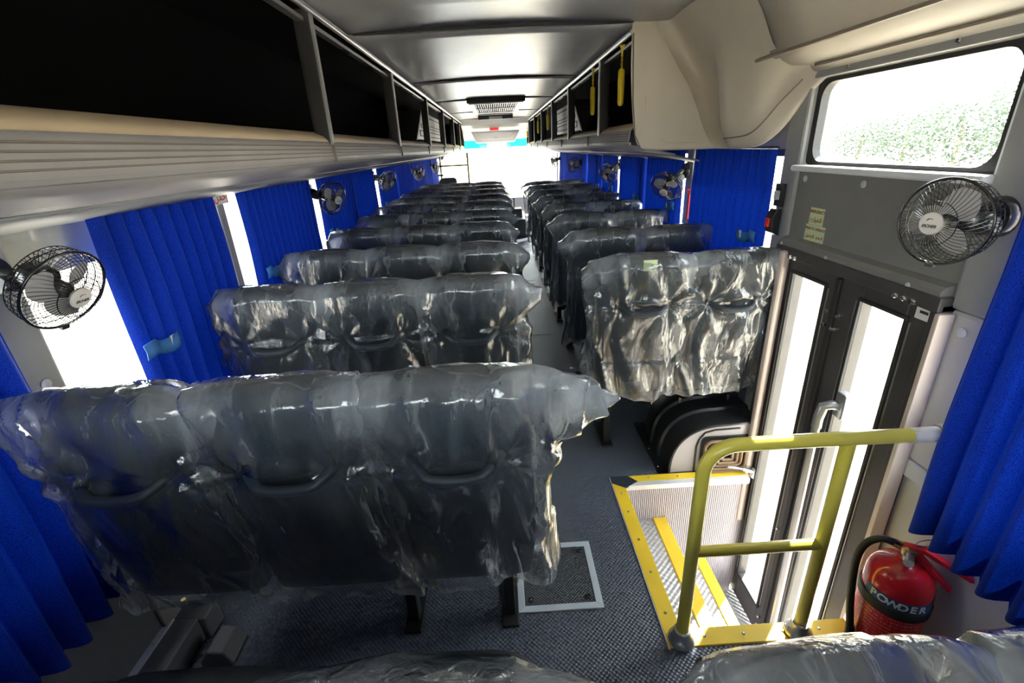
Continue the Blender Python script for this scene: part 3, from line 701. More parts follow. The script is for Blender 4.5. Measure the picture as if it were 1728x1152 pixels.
for i,Y in enumerate(LY):
    lab = ['dark three-seat bench at the bottom edge of the photo, only its plastic-wrapped top showing',
           'large dark three-seat bench in cloudy plastic nearest the floor hatch',
           'three-seat bench in plastic directly ahead of the bench by the floor hatch'][i] if i < 3 else \
          '%s three-seat bench forward from the floor hatch, left of the aisle, in clear plastic' % ordn[i-1]
    bench(LX, Y, lab, 'three-seat benches left of the aisle', {1:c1,2:c2}.get(i), legs=LG, tip=(i==0))
for i,Y in enumerate(RY):
    lab = 'two-seat bench in sunlit crumpled plastic above the black wheel arch cover' if i == 0 else \
          '%s two-seat bench forward from the wheel arch cover, right of the aisle' % ordn[i]
    bench(RX, Y, lab, 'two-seat benches right of the aisle', cR if i == 0 else None, legs=(0.52,))
bench([0.47,0.86], -0.15, 'two-seat bench with folded plastic-wrapped backs beside the fire extinguisher', 'two-seat benches right of the aisle', [COVERS[3],COVERS[0]], fold=True, legs=(0.52,))
# paper tag on the sunlit bench
t_ = empty('paper_tag', (0.60,1.86-0.012,1.055)); tag(t_, 'small pale paper label lying on the sunlit bench top', 'label')
MB().box((-0.028,-0.004,-0.022),(0.028,-0.0025,0.022)).build('sheet','sticker_green',t_,smooth=0)

# ------------------------------------------------------------------ curtains
def curtain(side, y0, y1, label, z1=1.42, z0=0.42, npl=None, off=0.05, seed=0, tie=None, sway=0.0):
    X = (XL if side < 0 else XR)-side*off
    npl = npl or max(3,int((y1-y0)/0.064)); nu = npl*10; nv = 20
    rows = []
    for j in range(nv):
        v = j/(nv-1); row = []
        for k in range(nu+1):
            u = k/nu; ph = (u*npl)%1.0
            saw = (math.sin(PI*(ph/0.90)**0.75))**0.8 if 0 < ph < 0.90 else 0.0
            amp = 0.026+0.016*(1-v)
            yy = y0+(y1-y0)*u + 0.012*noise.noise(Vector((u*npl*0.5,v*1.5,seed*3.1))) + sway*(1-v)
            xx = X - side*(amp*saw + 0.012*noise.noise(Vector((u*3,v*2,seed))))
            zz = z0+(z1-z0)*v + (0.034*(0.4-ph)*max(0,1-v/0.12))
            row.append((xx-X, yy-(y0+y1)/2, zz-z1))
        rows.append(row)
    o = MB().grid(rows).build('curtain','curtain',smooth=60); o.location = (X,(y0+y1)/2,z1)
    tag(o, label, 'curtain', 'blue window curtains')
    MB().tube([(0,-(y1-y0)/2,0.008),(0,(y1-y0)/2,0.008)],0.006,6).build('curtain_rail','alum_dark',o)
    if tie is not None:
        ty, tz = tie; yy = ty-(y0+y1)/2; zz = tz-z1
        s_ = MB()
        pts = [(-side*(0.045+0.012*math.sin(k*1.1)), yy-0.075+0.15*k/8, zz+0.010*math.sin(k*0.9)-0.01*k/8) for k in range(9)]
        s_.grid([[ (p[0],p[1],p[2]+0.024) for p in pts],[(p[0]-side*0.004,p[1],p[2]) for p in pts],[(p[0],p[1],p[2]-0.024) for p in pts]])
        so2 = s_.build('tie_strap','tie_blue',o); so2.modifiers.new('sol','SOLIDIFY').thickness = 0.003
        MB().box((-0.054*side-0.001,yy+0.035,zz-0.018),(-0.054*side+0.001,yy+0.062,zz+0.014)).build('fastener','white_plastic',so2,smooth=0)
    return o
cl = [(0.22,1.03,None),(1.385,2.02,(1.44,0.985)),(2.20,3.06,(2.30,1.02)),(3.20,3.97,(3.25,1.05)),(4.02,4.68,(4.10,1.02)),(4.86,5.70,(4.95,1.05)),(5.76,6.72,(6.5,1.05)),(6.86,7.58,None),(7.64,8.70,None),(8.86,9.85,None)]
for i,(a,b_,t_) in enumerate(cl):
    curtain(-1,a,b_,('blue pleated curtain hanging at the bottom left corner of the photo' if i==0 else 'blue pleated curtain with white strap fastener right of the nearest left fan' if i==1 else '%s blue pleated curtain from the rear along the left windows' % ordn[i]), seed=i, tie=t_, off=0.055 if i==0 else 0.035, z0=0.41)
cr_ = [(0.20,1.03,None),(2.07,2.90,(2.14,1.10)),(3.08,3.80,(3.16,1.12)),(3.84,4.62,(3.95,1.10)),(4.76,5.36,(4.85,1.10)),(5.40,6.28,(5.5,1.08)),(6.36,7.88,(6.5,1.08)),(7.95,9.00,None)]
for i,(a,b_,t_) in enumerate(cr_):
    curtain(1,a,b_,('blue pleated curtain hanging at the right edge above the fire extinguisher' if i==0 else 'bright blue sunlit curtain below the cream end cap beside the door' if i==1 else '%s blue pleated curtain from the rear along the right windows' % ordn[i]), z1=(1.60 if i==0 else 1.46), seed=20+i, tie=t_, off=0.055 if i==0 else 0.035, z0=0.46)

# ------------------------------------------------------------------ fans
def wires():
    mb = MB(); R = 0.13
    for k in range(52):
        a = 2*PI*k/52; c, s_ = math.cos(a), math.sin(a); pts = []
        for q in range(7):
            t = q/6; r = 0.030+(R-0.030)*t; z = 0.052*(1-t**2.6)
            ca, sa = math.cos(a+0.35*t*t), math.sin(a+0.35*t*t); pts.append((r*ca,r*sa,z))
        mb.tube(pts,0.0011,4,caps=False)
    for r,z in ((0.030,0.053),(0.068,0.048)): mb.tube([(r*math.cos(2*PI*k/40),r*math.sin(2*PI*k/40),z) for k in range(40)],0.0014,4,True)
    return mb.mesh('front_cage','black_gloss',60)
def wires_back():
    mb = MB(); R = 0.13
    for k in range(48):
        a = 2*PI*k/48; c, s_ = math.cos(a), math.sin(a)
        mb.tube([(r*c,r*s_,z) for r,z in ((R,-0.002),(R*0.995,-0.03),(R*0.96,-0.055),(R*0.8,-0.075),(0.045,-0.08))],0.0012,4,caps=False)
    for r,z in ((0.125,-0.055),(0.09,-0.074),(0.128,-0.03)): mb.tube([(r*math.cos(2*PI*k/40),r*math.sin(2*PI*k/40),z) for k in range(40)],0.0016,4,True)
    return mb.mesh('rear_cage','black_gloss',60)
CF_, CB_ = wires(), wires_back()
RIM = MB().tube([(0.131*math.cos(2*PI*k/64),0.131*math.sin(2*PI*k/64),0) for k in range(64)],0.0045,8,True).mesh('rim','black_gloss',60)
HUB = MB().lathe([(0.034,0.046),(0.034,0.054),(0.031,0.058),(0.0,0.0595)],32).mesh('hub_cap','hub_cream')
bl = []
for i in range(7):
    t = i/6; r = 0.025+0.085*t; wdt = 0.022+0.050*math.sin(PI*min(1,t*0.85+0.12)); row = []
    for j in range(7):
        s_ = (j/6-0.5)*2; a = s_*wdt/ (r+0.03) + 0.25*t; row.append((r*math.cos(a),r*math.sin(a),-0.012+0.018*s_*(1-0.4*t)))
    bl.append(row)
BLM = MB().grid(bl).mesh('blade','blade_grey',60)
SPIN = MB().lathe([(0.026,-0.03),(0.026,0.005),(0.02,0.012),(0,0.014)],24).mesh('spinner','black_plastic')
MOT = MB().lathe([(0.030,-0.05),(0.046,-0.062),(0.048,-0.11),(0.040,-0.125),(0,-0.13)],24).mesh('motor','black_gloss')
CLIPM = MB().box((-0.012,-0.142,-0.008),(0.012,-0.130,0.008)).mesh('clip','black_plastic',0)
LOGO = textmesh('logo_text','EICHER',0.0125,'ink',0.0003,0.2,0.0003)
sw = MB(); pts = []
for k in range(13):
    a = PI*1.05-PI*1.0*k/12; pts.append((0.010*math.cos(a),0.006+0.007*math.sin(a)))
n = len(pts); vs = []; 
for k,(x_,y_) in enumerate(pts):
    t = 0.0035*math.sin(PI*min(1,(k+1.5)/n)); vs += [(x_,y_,0.0),(x_*(1-t/0.010),y_-t*0.7,0.0)]
sw.add(vs,[(2*k,2*k+1,2*k+3,2*k+2) for k in range(n-1)]); SWO = sw.mesh('logo_mark','ink',0)
def fan(side, mount, centre, ncam, label, spin=0.0, scale=0.74):
    n = (ncam[0]*CR+ncam[1]*CU-ncam[2]*CF).normalized() if len(ncam)==3 else None
    o = empty('fan', mount); tag(o, label, 'fan', 'wall fans along the windows')
    C0 = Vector(centre)-Vector(mount)
    Mw = axis_mw(C0, n) @ Matrix.Scale(scale,4)
    obj('front_cage', CF_, o, mw=Mw); obj('rear_cage', CB_, o, mw=Mw); obj('rim', RIM, o, mw=Mw)
    hb = obj('hub_cap', HUB, o, mw=Mw)
    obj('logo_text', LOGO, hb, mw=Matrix.Translation((0,-0.007,0.0600))); obj('logo_mark', SWO, hb, mw=Matrix.Translation((0,0.004,0.0602)))
    obj('spinner', SPIN, o, mw=Mw); obj('motor', MOT, o, mw=Mw); obj('clip', CLIPM, o, mw=Mw)
    for k in range(3): obj('blade', BLM, o, mw=Mw @ Matrix.Rotation(spin+2*PI*k/3,4,'Z'))
    back = C0 - n*0.10*scale; dirw = Vector((-side,0,0))
    MB().tube([Vector((0,0,0)),dirw*0.03,(dirw*0.045+back)*0.5+Vector((0,0,-0.015)),back],[0.018,0.016,0.014,0.014],10).build('arm','black_gloss',o)
    MB().lathe([(0.048,0),(0.048,0.008),(0.040,0.018),(0,0.022)],24).build('base','black_gloss',o,mw=axis_mw((0.0,0,0),(-side,0,0)))
    MB().lathe([(0.022,0),(0.022,0.03),(0.018,0.034),(0,0.035)],16).build('knob','black_plastic',o,mw=axis_mw(back*0.45+Vector((0,0,-0.02)),(0,-1,0.2)))
    return o
xm, xp = XL+0.022, XR-0.026
fan(-1,(xm,1.09,1.305),(-1.01,1.085,1.262),(0.905,-0.44,-0.04),'large black fan with grey blades at the left edge above the nearest curtain',0.5)
fan(-1,(xm,3.10,1.325),(-1.01,3.06,1.28),(0.86,-0.42,0.33),'black fan with pale hub on the left wall ahead of the strapped curtain',0.2)
fan(-1,(xm,4.77,1.325),(-1.03,4.80,1.27),(0.80,-0.50,0.15),'third fan along the left wall, seen almost edge-on',0.1)
fan(-1,(xm,6.80,1.325),(-1.02,6.78,1.25),(0.86,-0.30,0.20),'fourth fan along the left wall, turned to the aisle',0.9)
fan(-1,(xm,8.75,1.325),(-1.02,8.72,1.25),(0.86,-0.30,0.20),'fifth and farthest fan on the left curtains',0.4)
fan(1,(xp,1.10,1.315),(1.035,1.085,1.312),(-0.94,-0.16,0.26),'large fan with bright wire cage at the right above the door',0.9)
fan(1,(xp,3.06,1.335),(1.04,3.00,1.245),(-0.50,-0.78,0.25),'fan tilted downwards on the right wall under the end cap',0.3)
fan(1,(xp,4.73,1.325),(1.05,4.68,1.24),(-0.62,-0.70,0.22),'third fan from the rear along the right wall, tilted down',0.6)
fan(1,(xp,6.68,1.325),(1.03,6.62,1.27),(-0.60,0.02,0.78),'fourth fan from the rear along the right wall, facing the rear',0.1)
fan(1,(xp,8.92,1.325),(1.03,8.88,1.25),(-0.68,-0.55,0.30),'fifth and farthest fan along the right wall',0.1)

# ------------------------------------------------------------------ yellow handrail
hr = empty('handrail', (0.52,1.033,0)); tag(hr, 'yellow tubular handrail standing behind the step well', 'handrail')
pts = [(0,0,0.02),(0,0,0.64)]+[(0.085-0.085*math.cos(PI/2*k/8),0,0.675+0.085*math.sin(PI/2*k/8)) for k in range(9)]+[(0.30,0,0.760),(0.655,0,0.757)]
MB().tube(pts,0.0195,16).build('top_rail','yellow_paint',hr)
MB().tube([(0.386,0,0.02),(0.386,0,0.752)],0.0185,16).build('post','yellow_paint',hr)
MB().tube([(0.006,0,0.386),(0.38,0,0.388)],0.0165,16).build('mid_rail','yellow_paint',hr)
FOOT = MB().lathe([(0.042,0.006),(0.042,0.014),(0.034,0.024),(0.028,0.030),(0.026,0.052),(0.020,0.055)],24).mesh('foot','steel')
for x_ in (0,0.386):
    ft = obj('foot', FOOT, hr, mw=Matrix.Translation((x_,0,0.002)))
    screws([(0.034*math.cos(a),0.034*math.sin(a),0.016) for a in (0.6,2.6,4.6)],0.005,(0,0,1),ft,'chrome')
cp = MB().lathe([(0.024,0),(0.026,0.01),(0.026,0.045),(0.045,0.05),(0.045,0.058),(0,0.058)],20).build('wall_clamp','steel',hr,mw=axis_mw((0.625,0,0.757),(1,0,0)))
screws([(0.0,0.0265,0.02),(0.0,-0.0265,0.035)],0.006,(0,1,0),cp,'chrome')
MB().tube([(0.55,0,0.757),(0.622,0,0.757)],0.0205,14).build('tape_wrap','white_plastic',hr)

# ------------------------------------------------------------------ fire extinguisher
ex = empty('fire_extinguisher', (1.108,0.965,0.002)); tag(ex, 'red powder fire extinguisher on the floor between the door and the curtain', 'fire extinguisher')
r0 = 0.082
MB().lathe([(r0*0.93,0),(r0,0.006),(r0,0.30),(r0*0.99,0.318),(r0*0.93,0.338),(r0*0.80,0.356),(r0*0.60,0.370),(r0*0.36,0.378),(0.024,0.382),(0.024,0.394),(0,0.394)],48).build('cylinder','red_paint',ex)
MB().lathe([(r0+0.0008,0.03),(r0+0.0008,0.225)],48).build('printed_label','red_label',ex)
bd = MB().lathe([(r0+0.001,0.233),(r0+0.005,0.233),(r0+0.005,0.262),(r0+0.001,0.262)],48).build('rubber_band','rubber',ex)
# blue band with wording
bb = MB(); rows = [[((r0+0.0012)*math.cos(a),(r0+0.0012)*math.sin(a),z) for a in [math.radians(172+ (318-172)*k/24) for k in range(25)]] for z in (0.262,0.296)]
bb.grid(rows).build('blue_band','blue_band',ex)
for k,ch in enumerate('POWDER'):
    a = math.radians(191+k*16.5); me = textmesh('letter',ch,0.033,'white_print',0.0003,0,0.0008)
    nrm = Vector((math.cos(a),math.sin(a),0)); tang = Vector((-math.sin(a),math.cos(a),0))
    obj('letter', me, ex, mw=frame_mw(nrm*(r0+0.0022)+Vector((0,0,0.279)), tang, (0,0,1)))
vv = MB().lathe([(0.017,0.392),(0.017,0.412),(0.022,0.415),(0.022,0.425),(0.012,0.430),(0,0.430)],20).build('valve','brass',ex)
MB().cyl((-0.012,-0.012,0.408),(-0.035,-0.040,0.412),0.013).build('pressure_gauge','steel',vv)
MB().lathe([(0.0115,0),(0.0115,0.002),(0,0.002)],16).build('gauge_face','white_plastic',vv,mw=axis_mw((-0.0352,-0.0402,0.4122),(-0.64,-0.76,0.1)))
MB().prism([(-0.022,0.428),(0.03,0.440),(0.135,0.405),(0.140,0.395),(0.132,0.392),(0.03,0.424),(-0.022,0.414)],-0.011,0.011,'xz').build('carry_handle','red_handle',ex,smooth=0,bevel=0.003,mw=Matrix.Rotation(-0.75,4,'Z'))
MB().prism([(0.0,0.420),(0.03,0.412),(0.105,0.345),(0.108,0.334),(0.098,0.334),(0.02,0.398),(0.0,0.404)],-0.010,0.010,'xz').build('lever','red_handle',ex,smooth=0,bevel=0.003,mw=Matrix.Rotation(-0.75,4,'Z'))
MB().tube([(0.030*math.cos(t)+0.03,-0.01,0.448+0.012*math.sin(t)) for t in [2*PI*k/14 for k in range(14)]],0.0015,6,True).build('safety_pin','steel',ex)
hs = [(-0.010,0.012,0.418),(-0.03,0.02,0.425),(-0.058,0.035,0.428),(-0.085,0.045,0.405),(-0.102,0.045,0.36),(-0.108,0.035,0.29),(-0.106,0.02,0.20),(-0.102,0.005,0.13),(-0.100,0.0,0.105)]
ho = MB().tube(smooth_path(hs),0.0105,10).build('hose','rubber',ex)
MB().cyl((-0.010,0.012,0.418),(-0.034,0.022,0.426),0.012).build('ferrule','brass',ho)
MB().tube([(-0.101,0.002,0.12),(-0.100,0,0.105),(-0.099,-0.002,0.07)],[0.012,0.013,0.009],10).build('nozzle','black_plastic',ho)

# ------------------------------------------------------------------ floor hatch
ht = empty('floor_hatch', (0.145,1.318,0)); tag(ht, 'square floor hatch with pale grey frame beside the near bench', 'hatch')
hw, hi = 0.152, 0.127
for a in range(4):
    MB().prism([(-hw,-hw),(hw,-hw),(hi,-hi),(-hi,-hi)],0,0.006,'xy').build('frame_bar','hatch_grey',ht,smooth=0,bevel=0.0015,mw=Matrix.Rotation(a*PI/2,4,'Z'))
MB().box((-hi+0.001,-hi+0.001,0),(hi-0.001,hi-0.001,0.004)).build('cover_plate','hatch_rubber',ht,smooth=0)
for sx in (-1,1):
    for sy_ in (-1,1):
        c = MB().lathe([(0.0105,0.004),(0.0105,0.007),(0.006,0.008),(0.005,0.006),(0,0.006)],16).build('screw','black_plastic',ht,mw=Matrix.Translation((sx*0.104,sy_*0.104,0)))
        MB().lathe([(0.004,0.0062),(0.003,0.0078),(0,0.008)],8).build('screw_pin','chrome',c)

# ------------------------------------------------------------------ wheel arch cover
wa = empty('wheel_arch_cover', (0.76,1.87,0)); tag(wa, 'black moulded wheel arch cover with ribs under the sunlit bench', 'wheel arch cover')
def ap(off):
    out = []
    for k in range(19):
        a = PI/2*k/18; out.append((0.008-off+0.27*(1-math.cos(a)**0.8), (0.262+off)*math.sin(a)**0.75 if k else 0.0))
    out += [(0.36,0.268+off),(0.44,0.262+off)]; return out
segs = [(0.0,0.0),(0.010,0.0),(0.012,0.0),(0.13,0.0),(0.135,0.013),(0.165,0.013),(0.17,0.0),(0.255,0.0),(0.26,0.013),(0.29,0.013),(0.295,0.0),(0.40,-0.004),(0.45,-0.03)]
rows = [[(x_,y_,z_) for x_,z_ in ap(off)] for y_,off in segs]
MB().grid(rows).build('shell','arch_black',wa,smooth=40)
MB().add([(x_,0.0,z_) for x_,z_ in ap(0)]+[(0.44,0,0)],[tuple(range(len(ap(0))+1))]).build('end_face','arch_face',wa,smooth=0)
MB().tube([(x_,-0.001,z_) for x_,z_ in ap(0)],0.007,6).build('rim','arch_black',wa)
MB().box((-0.045,-0.012,0.0),(0.44,0.02,0.005)).box((-0.045,0.0,0.0),(0.02,0.46,0.005)).build('flange','arch_black',wa,smooth=0)
screws([(-0.030,y_,0.005) for y_ in (0.05,0.2,0.36)],0.006,(0,0,1),wa,'chrome')
MB().prism([(p[0]+0.275,p[1]+0.105) for p in rrect(0.125,0.098,0.03)],-0.006,0.004,'xz').build('recess_frame','black_plastic',wa,smooth=0,bevel=0.002)
MB().tube([(p[0]+0.130,-0.002,p[1]) for p in [(0,0.005),(0,0.15),(0.01,0.19),(0.035,0.225),(0.08,0.237),(0.2,0.24)]],0.005,6).build('groove','black_plastic',wa)
cb = empty('coiled_cable', (1.035,1.855,0.10)); tag(cb, 'brown cable coiled on the face of the wheel arch cover', 'cable')
for k in range(5):
    q = 0.112-0.022*k; MB().tube([(p[0],-0.010-0.003*(k%2),p[1]) for p in rrect(q,q*0.78,q*0.3,5)],0.0075,8,True).build('loop','coil_brown',cb)

# ------------------------------------------------------------------ emergency stickers, switches, hammer
def wallsticker(name, label, cat, y, z, w_, h_, m, X, lines, inkm, side=1, rot=0.0):
    o = empty(name, (X,y,z)); tag(o, label, cat)
    MB().box((-0.0008,-w_/2,-h_/2),(0.0008,w_/2,h_/2)).build('sheet',m,o,smooth=0)
    for (txt,sz,dz,dy) in lines:
        me = textmesh('lettering',txt,sz,inkm,0.0003,0,0.0004)
        obj('lettering', me, o, mw=frame_mw((-side*0.0012,dy,dz),(0,-side,0),(0,0,1)))
    return o
def ar(s_): return s_[::-1]
wallsticker('emergency_sticker','pale green sticker reading EMERGENCY on the grey door header','sticker',1.775,1.225,0.082,0.062,'sticker_green',XR-0.013,[('EMERGENCY',0.0155,0.017,0),(ar('\uFEDF\uFEE0\uFEC4\uFEEE\uFE8D\uFEAD\uFEC9') if False else '\u0626\u0631\u0627\uFEEE\uFEC4\uFEE0\uFEDF',0.022,-0.012,0)],'sticker_ink')
wallsticker('press_sticker','pale green sticker reading PRESS TO OPERATE on the grey door header','sticker',1.770,1.163,0.114,0.060,'sticker_green',XR-0.013,[('PRESS TO OPERATE',0.0135,0.016,0),('\uFEDE\uFEF4\uFED0\uFEB8\uFE98\uFEE0\uFEDF  \uFEC2\uFED0\uFEBF\uFE8D',0.016,-0.012,0)],'sticker_ink')
wallsticker('exit_sticker','small white sticker with red script above the left window','sticker',2.10,1.385,0.11,0.06,'white_plastic',XL+0.026,[('\uFEDD\uFEFC\uFEA7\uFE87',0.05,0,0)],'red_print',-1)
sb = empty('clear_switch_box', (XR-0.03,2.0,1.285)); tag(sb, 'clear switch cover box on the pillar left of the stickers', 'switch')
MB().box((-0.012,-0.028,-0.045),(0,0.028,0.045)).build('back_plate','black_plastic',sb,smooth=0)
MB().box((-0.040,-0.022,-0.040),(-0.012,0.022,0.040)).build('clear_cover','glass',sb,smooth=0,bevel=0.004)
MB().box((-0.026,-0.012,-0.018),(-0.012,0.012,0.018)).build('rocker','trim_light',sb,smooth=0,bevel=0.003)
eb_ = empty('emergency_button', (XR-0.03,2.0,1.175)); tag(eb_, 'black emergency switch with red button on the pillar below the clear box', 'switch')
MB().prism([(0,-0.055),(-0.03,-0.04),(-0.038,-0.015),(-0.038,0.02),(-0.022,0.055),(0,0.055)],-0.026,0.026,'xz').build('housing','black_plastic',eb_,smooth=0,bevel=0.003)
MB().box((-0.046,-0.012,-0.018),(-0.036,0.012,0.018)).build('button','red_print',eb_,smooth=0,bevel=0.003)
hm = empty('emergency_hammer', (XR-0.03,2.96,1.15)); tag(hm, 'red emergency hammer on the right wall behind the tilted fan', 'hammer')
MB().box((-0.012,-0.014,-0.09),(0.006,0.014,0.06)).build('handle','red_print',hm,smooth=0,bevel=0.005)
MB().cyl((-0.004,-0.035,0.07),(-0.004,0.035,0.07),0.011).build('head','red_print',hm)

# ------------------------------------------------------------------ hanging yellow strap handles
RP = MB()
for ph in (0,PI): RP.tube([(0.004*math.cos(ph+k*0.9),0.004*math.sin(ph+k*0.9),-0.03-0.085*k/14) for k in range(15)],0.0028,6)
ROPE = RP.mesh('rope','yellow_handle')
ANCH = MB().prism([(-0.014,0.0),(0.014,0.004),(0.012,-0.010),(0.004,-0.020),(0.003,-0.038),(-0.004,-0.038),(-0.006,-0.018)],-0.007,0.007,'xz').mesh('anchor','yellow_handle',0)
GRIP = MB().lathe([(0.006,-0.112),(0.014,-0.116),(0.018,-0.125),(0.0185,-0.175),(0.0195,-0.185),(0.0185,-0.195),(0.017,-0.25),(0.0165,-0.285),(0.012,-0.298),(0,-0.302)],18).mesh('grip','yellow_handle')
for i,y_ in enumerate((2.99,3.82,6.93,8.45,11.3)):
    o = empty('strap_handle', (0.735,y_,2.01)); tag(o, '%s yellow hanging strap handle from the cream end cap' % ordn[i], 'strap handle', 'yellow strap handles on the right rack')
    obj('anchor',ANCH,o); obj('rope',ROPE,o); obj('grip',GRIP,o)

# ------------------------------------------------------------------ air units inside the racks
def airunit(side, y0, y1, label):
    X = -0.80 if side < 0 else 0.86
    o = empty('rack_air_unit', (X,y0,1.645)); tag(o, label, 'air vent', 'air units in the racks')
    L = y1-y0; s_ = -side                                        # s_: towards aisle
    th = 0.30
    MB().prism([(0,0),(L,0),(L,0.30),(0.55,0.30)], min(0,-s_*th), max(0,-s_*th), 'yz').build('body','beige_box',o,smooth=0,bevel=0.012)
    MB().prism([(-0.06,-0.01),(0.0,-0.01),(0.55,0.30),(0.50,0.305)], min(s_*0.006,-s_*th), max(s_*0.006,-s_*th), 'yz').build('side_plate','alum_dark',o,smooth=0)
    for z0_,z1_ in ((0.035,0.095),(0.125,0.165)):
        q = 0.55*z1_/0.30+0.10
        mb = MB(); ringframe(mb, [(q,z0_),(L-0.1,z0_),(L-0.1,z1_),(q,z1_)], [(q+0.03,z0_+0.008),(L-0.13,z0_+0.008),(L-0.13,z1_-0.008),(q+0.03,z1_-0.008)], 0.0, s_*0.005)
        mb.build('slot_frame','seam',o,smooth=0)
    MB().box((min(0,s_*0.004),0.62,0.245),(max(0,s_*0.004),L-0.1,0.255)).build('groove','seam',o,smooth=0)
airunit(-1,5.35,8.2,'pale louvred air unit inside the left luggage rack')
airunit(1,5.0,7.0,'pale louvred air unit inside the right luggage rack')

# ------------------------------------------------------------------ left wall base duct and corner pieces
du = empty('side_duct', (XL,0.6,0)); tag(du, 'low grey box duct along the foot of the left wall', 'duct')
MB().box((0.0,-1.0,0.0),(0.10,0.55,0.10)).build('box','lower_wall',du,smooth=0,bevel=0.004)
MB().box((0.0,-1.0,0.10),(0.022,0.55,0.106)).build('flange','trim_light',du,smooth=0)
MB().box((0.0,0.55,0.0),(0.12,0.63,0.095)).build('bracket','grey_box',du,smooth=0,bevel=0.006)
screws([(0.011,y_,0.106) for y_ in (-0.1,0.2,0.46)],0.005,(0,0,1),du,'steel')
wb2 = empty('wall_post_cover', (XL,1.10,0.0)); wb2.name='trim_2'; struct(wb2,'grey post cover at the foot of the left wall','trim')
MB().box((0.0,0.02,0.09),(0.016,0.16,0.55)).build('plate','panel_grey',wb2,smooth=0,bevel=0.005)
screws([(0.016,0.09,0.26)],0.012,(1,0,0),wb2,'panel_grey','cap')
sk = empty('floor_socket', (-1.0,1.10,0.0)); tag(sk, 'dark grey floor fitting under the near left seat', 'fitting')
MB().prism([(-0.05,0),(0.055,0),(0.055,0.01),(0.03,0.055),(-0.02,0.065),(-0.05,0.02)],-0.05,0.05,'xz').build('housing','grey_box',sk,smooth=0,bevel=0.006)
screws([(0.045,y_,0.012) for y_ in (-0.03,0.03)],0.004,(0,0,1),sk,'chrome')

# ------------------------------------------------------------------ front of the bus
ws = empty('window_front', (0,YF,1.2)); ws.name = 'window_%d' % (wn+2); struct(ws, 'wide bright windscreen at the front of the bus', 'window')
MB().box((-1.18,0,-0.80),(1.20,0.008,0.62)).build('pane','glass',ws,smooth=0)
MB().box((-1.18,-0.006,0.33),(1.20,-0.002,0.62)).build('tinted_band','visor_tint',ws,smooth=0)
fr = MB(); fr.box((-1.25,-0.03,-1.2),(1.27,0.05,-0.80)); fr.build('lower_panel','dash',ws,smooth=0)
MB().box((-1.25,-0.03,-0.80),(-1.17,0.05,0.9)).box((1.19,-0.03,-0.80),(1.27,0.05,0.9)).box((-1.25,-0.03,0.62),(1.27,0.05,0.9)).build('window_frame','white_plastic',ws,smooth=0)
hd = empty('front_header', (0.04,10.9,1.80)); tag(hd, 'pale overhead locker panel above the windscreen', 'overhead panel')
MB().prism([(0.9,-0.10),(0.86,0.30),(-0.05,0.30),(-0.02,0.18),(0.25,0.10),(0.6,-0.10)],-0.72,0.72,'yz').build('shell','beige_box',hd,smooth=0,bevel=0.01)
MB().prism([(-0.52,0.06),(0.52,0.06),(0.40,-0.17),(-0.42,-0.17)],-0.02,0.25,'xz').build('box_front','beige_box',hd,smooth=0,bevel=0.02)
ld = MB().prism([(-0.40,0.03),(0.38,0.03),(0.30,-0.10),(-0.30,-0.10)],-0.035,-0.02,'xz').build('locker_door','white_plastic',hd,smooth=0,bevel=0.01)
MB().lathe([(0.012,0),(0.012,0.01),(0,0.012)],12).build('lock','chrome',ld,mw=axis_mw((0.0,-0.035,-0.075),(0,-1,0)))
ds = MB().box((-0.13,-0.055,0.055),(0.08,-0.02,0.135)).build('display_case','white_plastic',hd,smooth=0,bevel=0.005)
MB().box((-0.11,-0.058,0.07),(0.06,-0.054,0.12)).build('display_screen','red_sign',ds,smooth=0)
mi = empty('mirror_unit', (0.06,11.3,1.55)); tag(mi, 'grey housing with small mirror below the front locker', 'mirror')
MB().box((-0.22,-0.05,-0.02),(0.22,0.05,0.07)).build('housing','beige_box',mi,smooth=0,bevel=0.012)
MB().cyl((0,0,-0.02),(0,0,-0.08),0.012).build('stem','steel',mi)
MB().box((-0.03,-0.02,0.06),(0.03,0.02,0.27)).build('bracket','beige_box',mi,smooth=0)
MB().box((-0.10,-0.015,-0.19),(0.12,0.015,-0.07)).build('mirror_head','chrome',mi,smooth=0,bevel=0.015)
# yellow partition frame
yf = empty('partition_frame', (-0.72,8.8,0)); tag(yf, 'yellow tube partition frame near the front left of the bus', 'partition')
for x_ in (-0.24,0.24): MB().tube([(x_,0,0.0),(x_,0,1.47)],0.017,10).build('post','yellow_paint',yf)
for z_ in (1.27,0.75,0.35): MB().tube([(-0.24,0,z_),(0.24,0,z_)],0.014,10).build('rail','yellow_paint',yf)
for z_ in (1.27,1.12,1.0): MB().box((-0.30,-0.02,z_-0.014),(-0.20,0.02,z_+0.014)).build('clamp','black_plastic',yf,smooth=0)
ff = fan(-1,(XL+0.02,9.6,1.42),(-1.0,9.55,1.44),(0.45,0.0,0.9),'pale fan in front of the yellow partition frame',0.2)
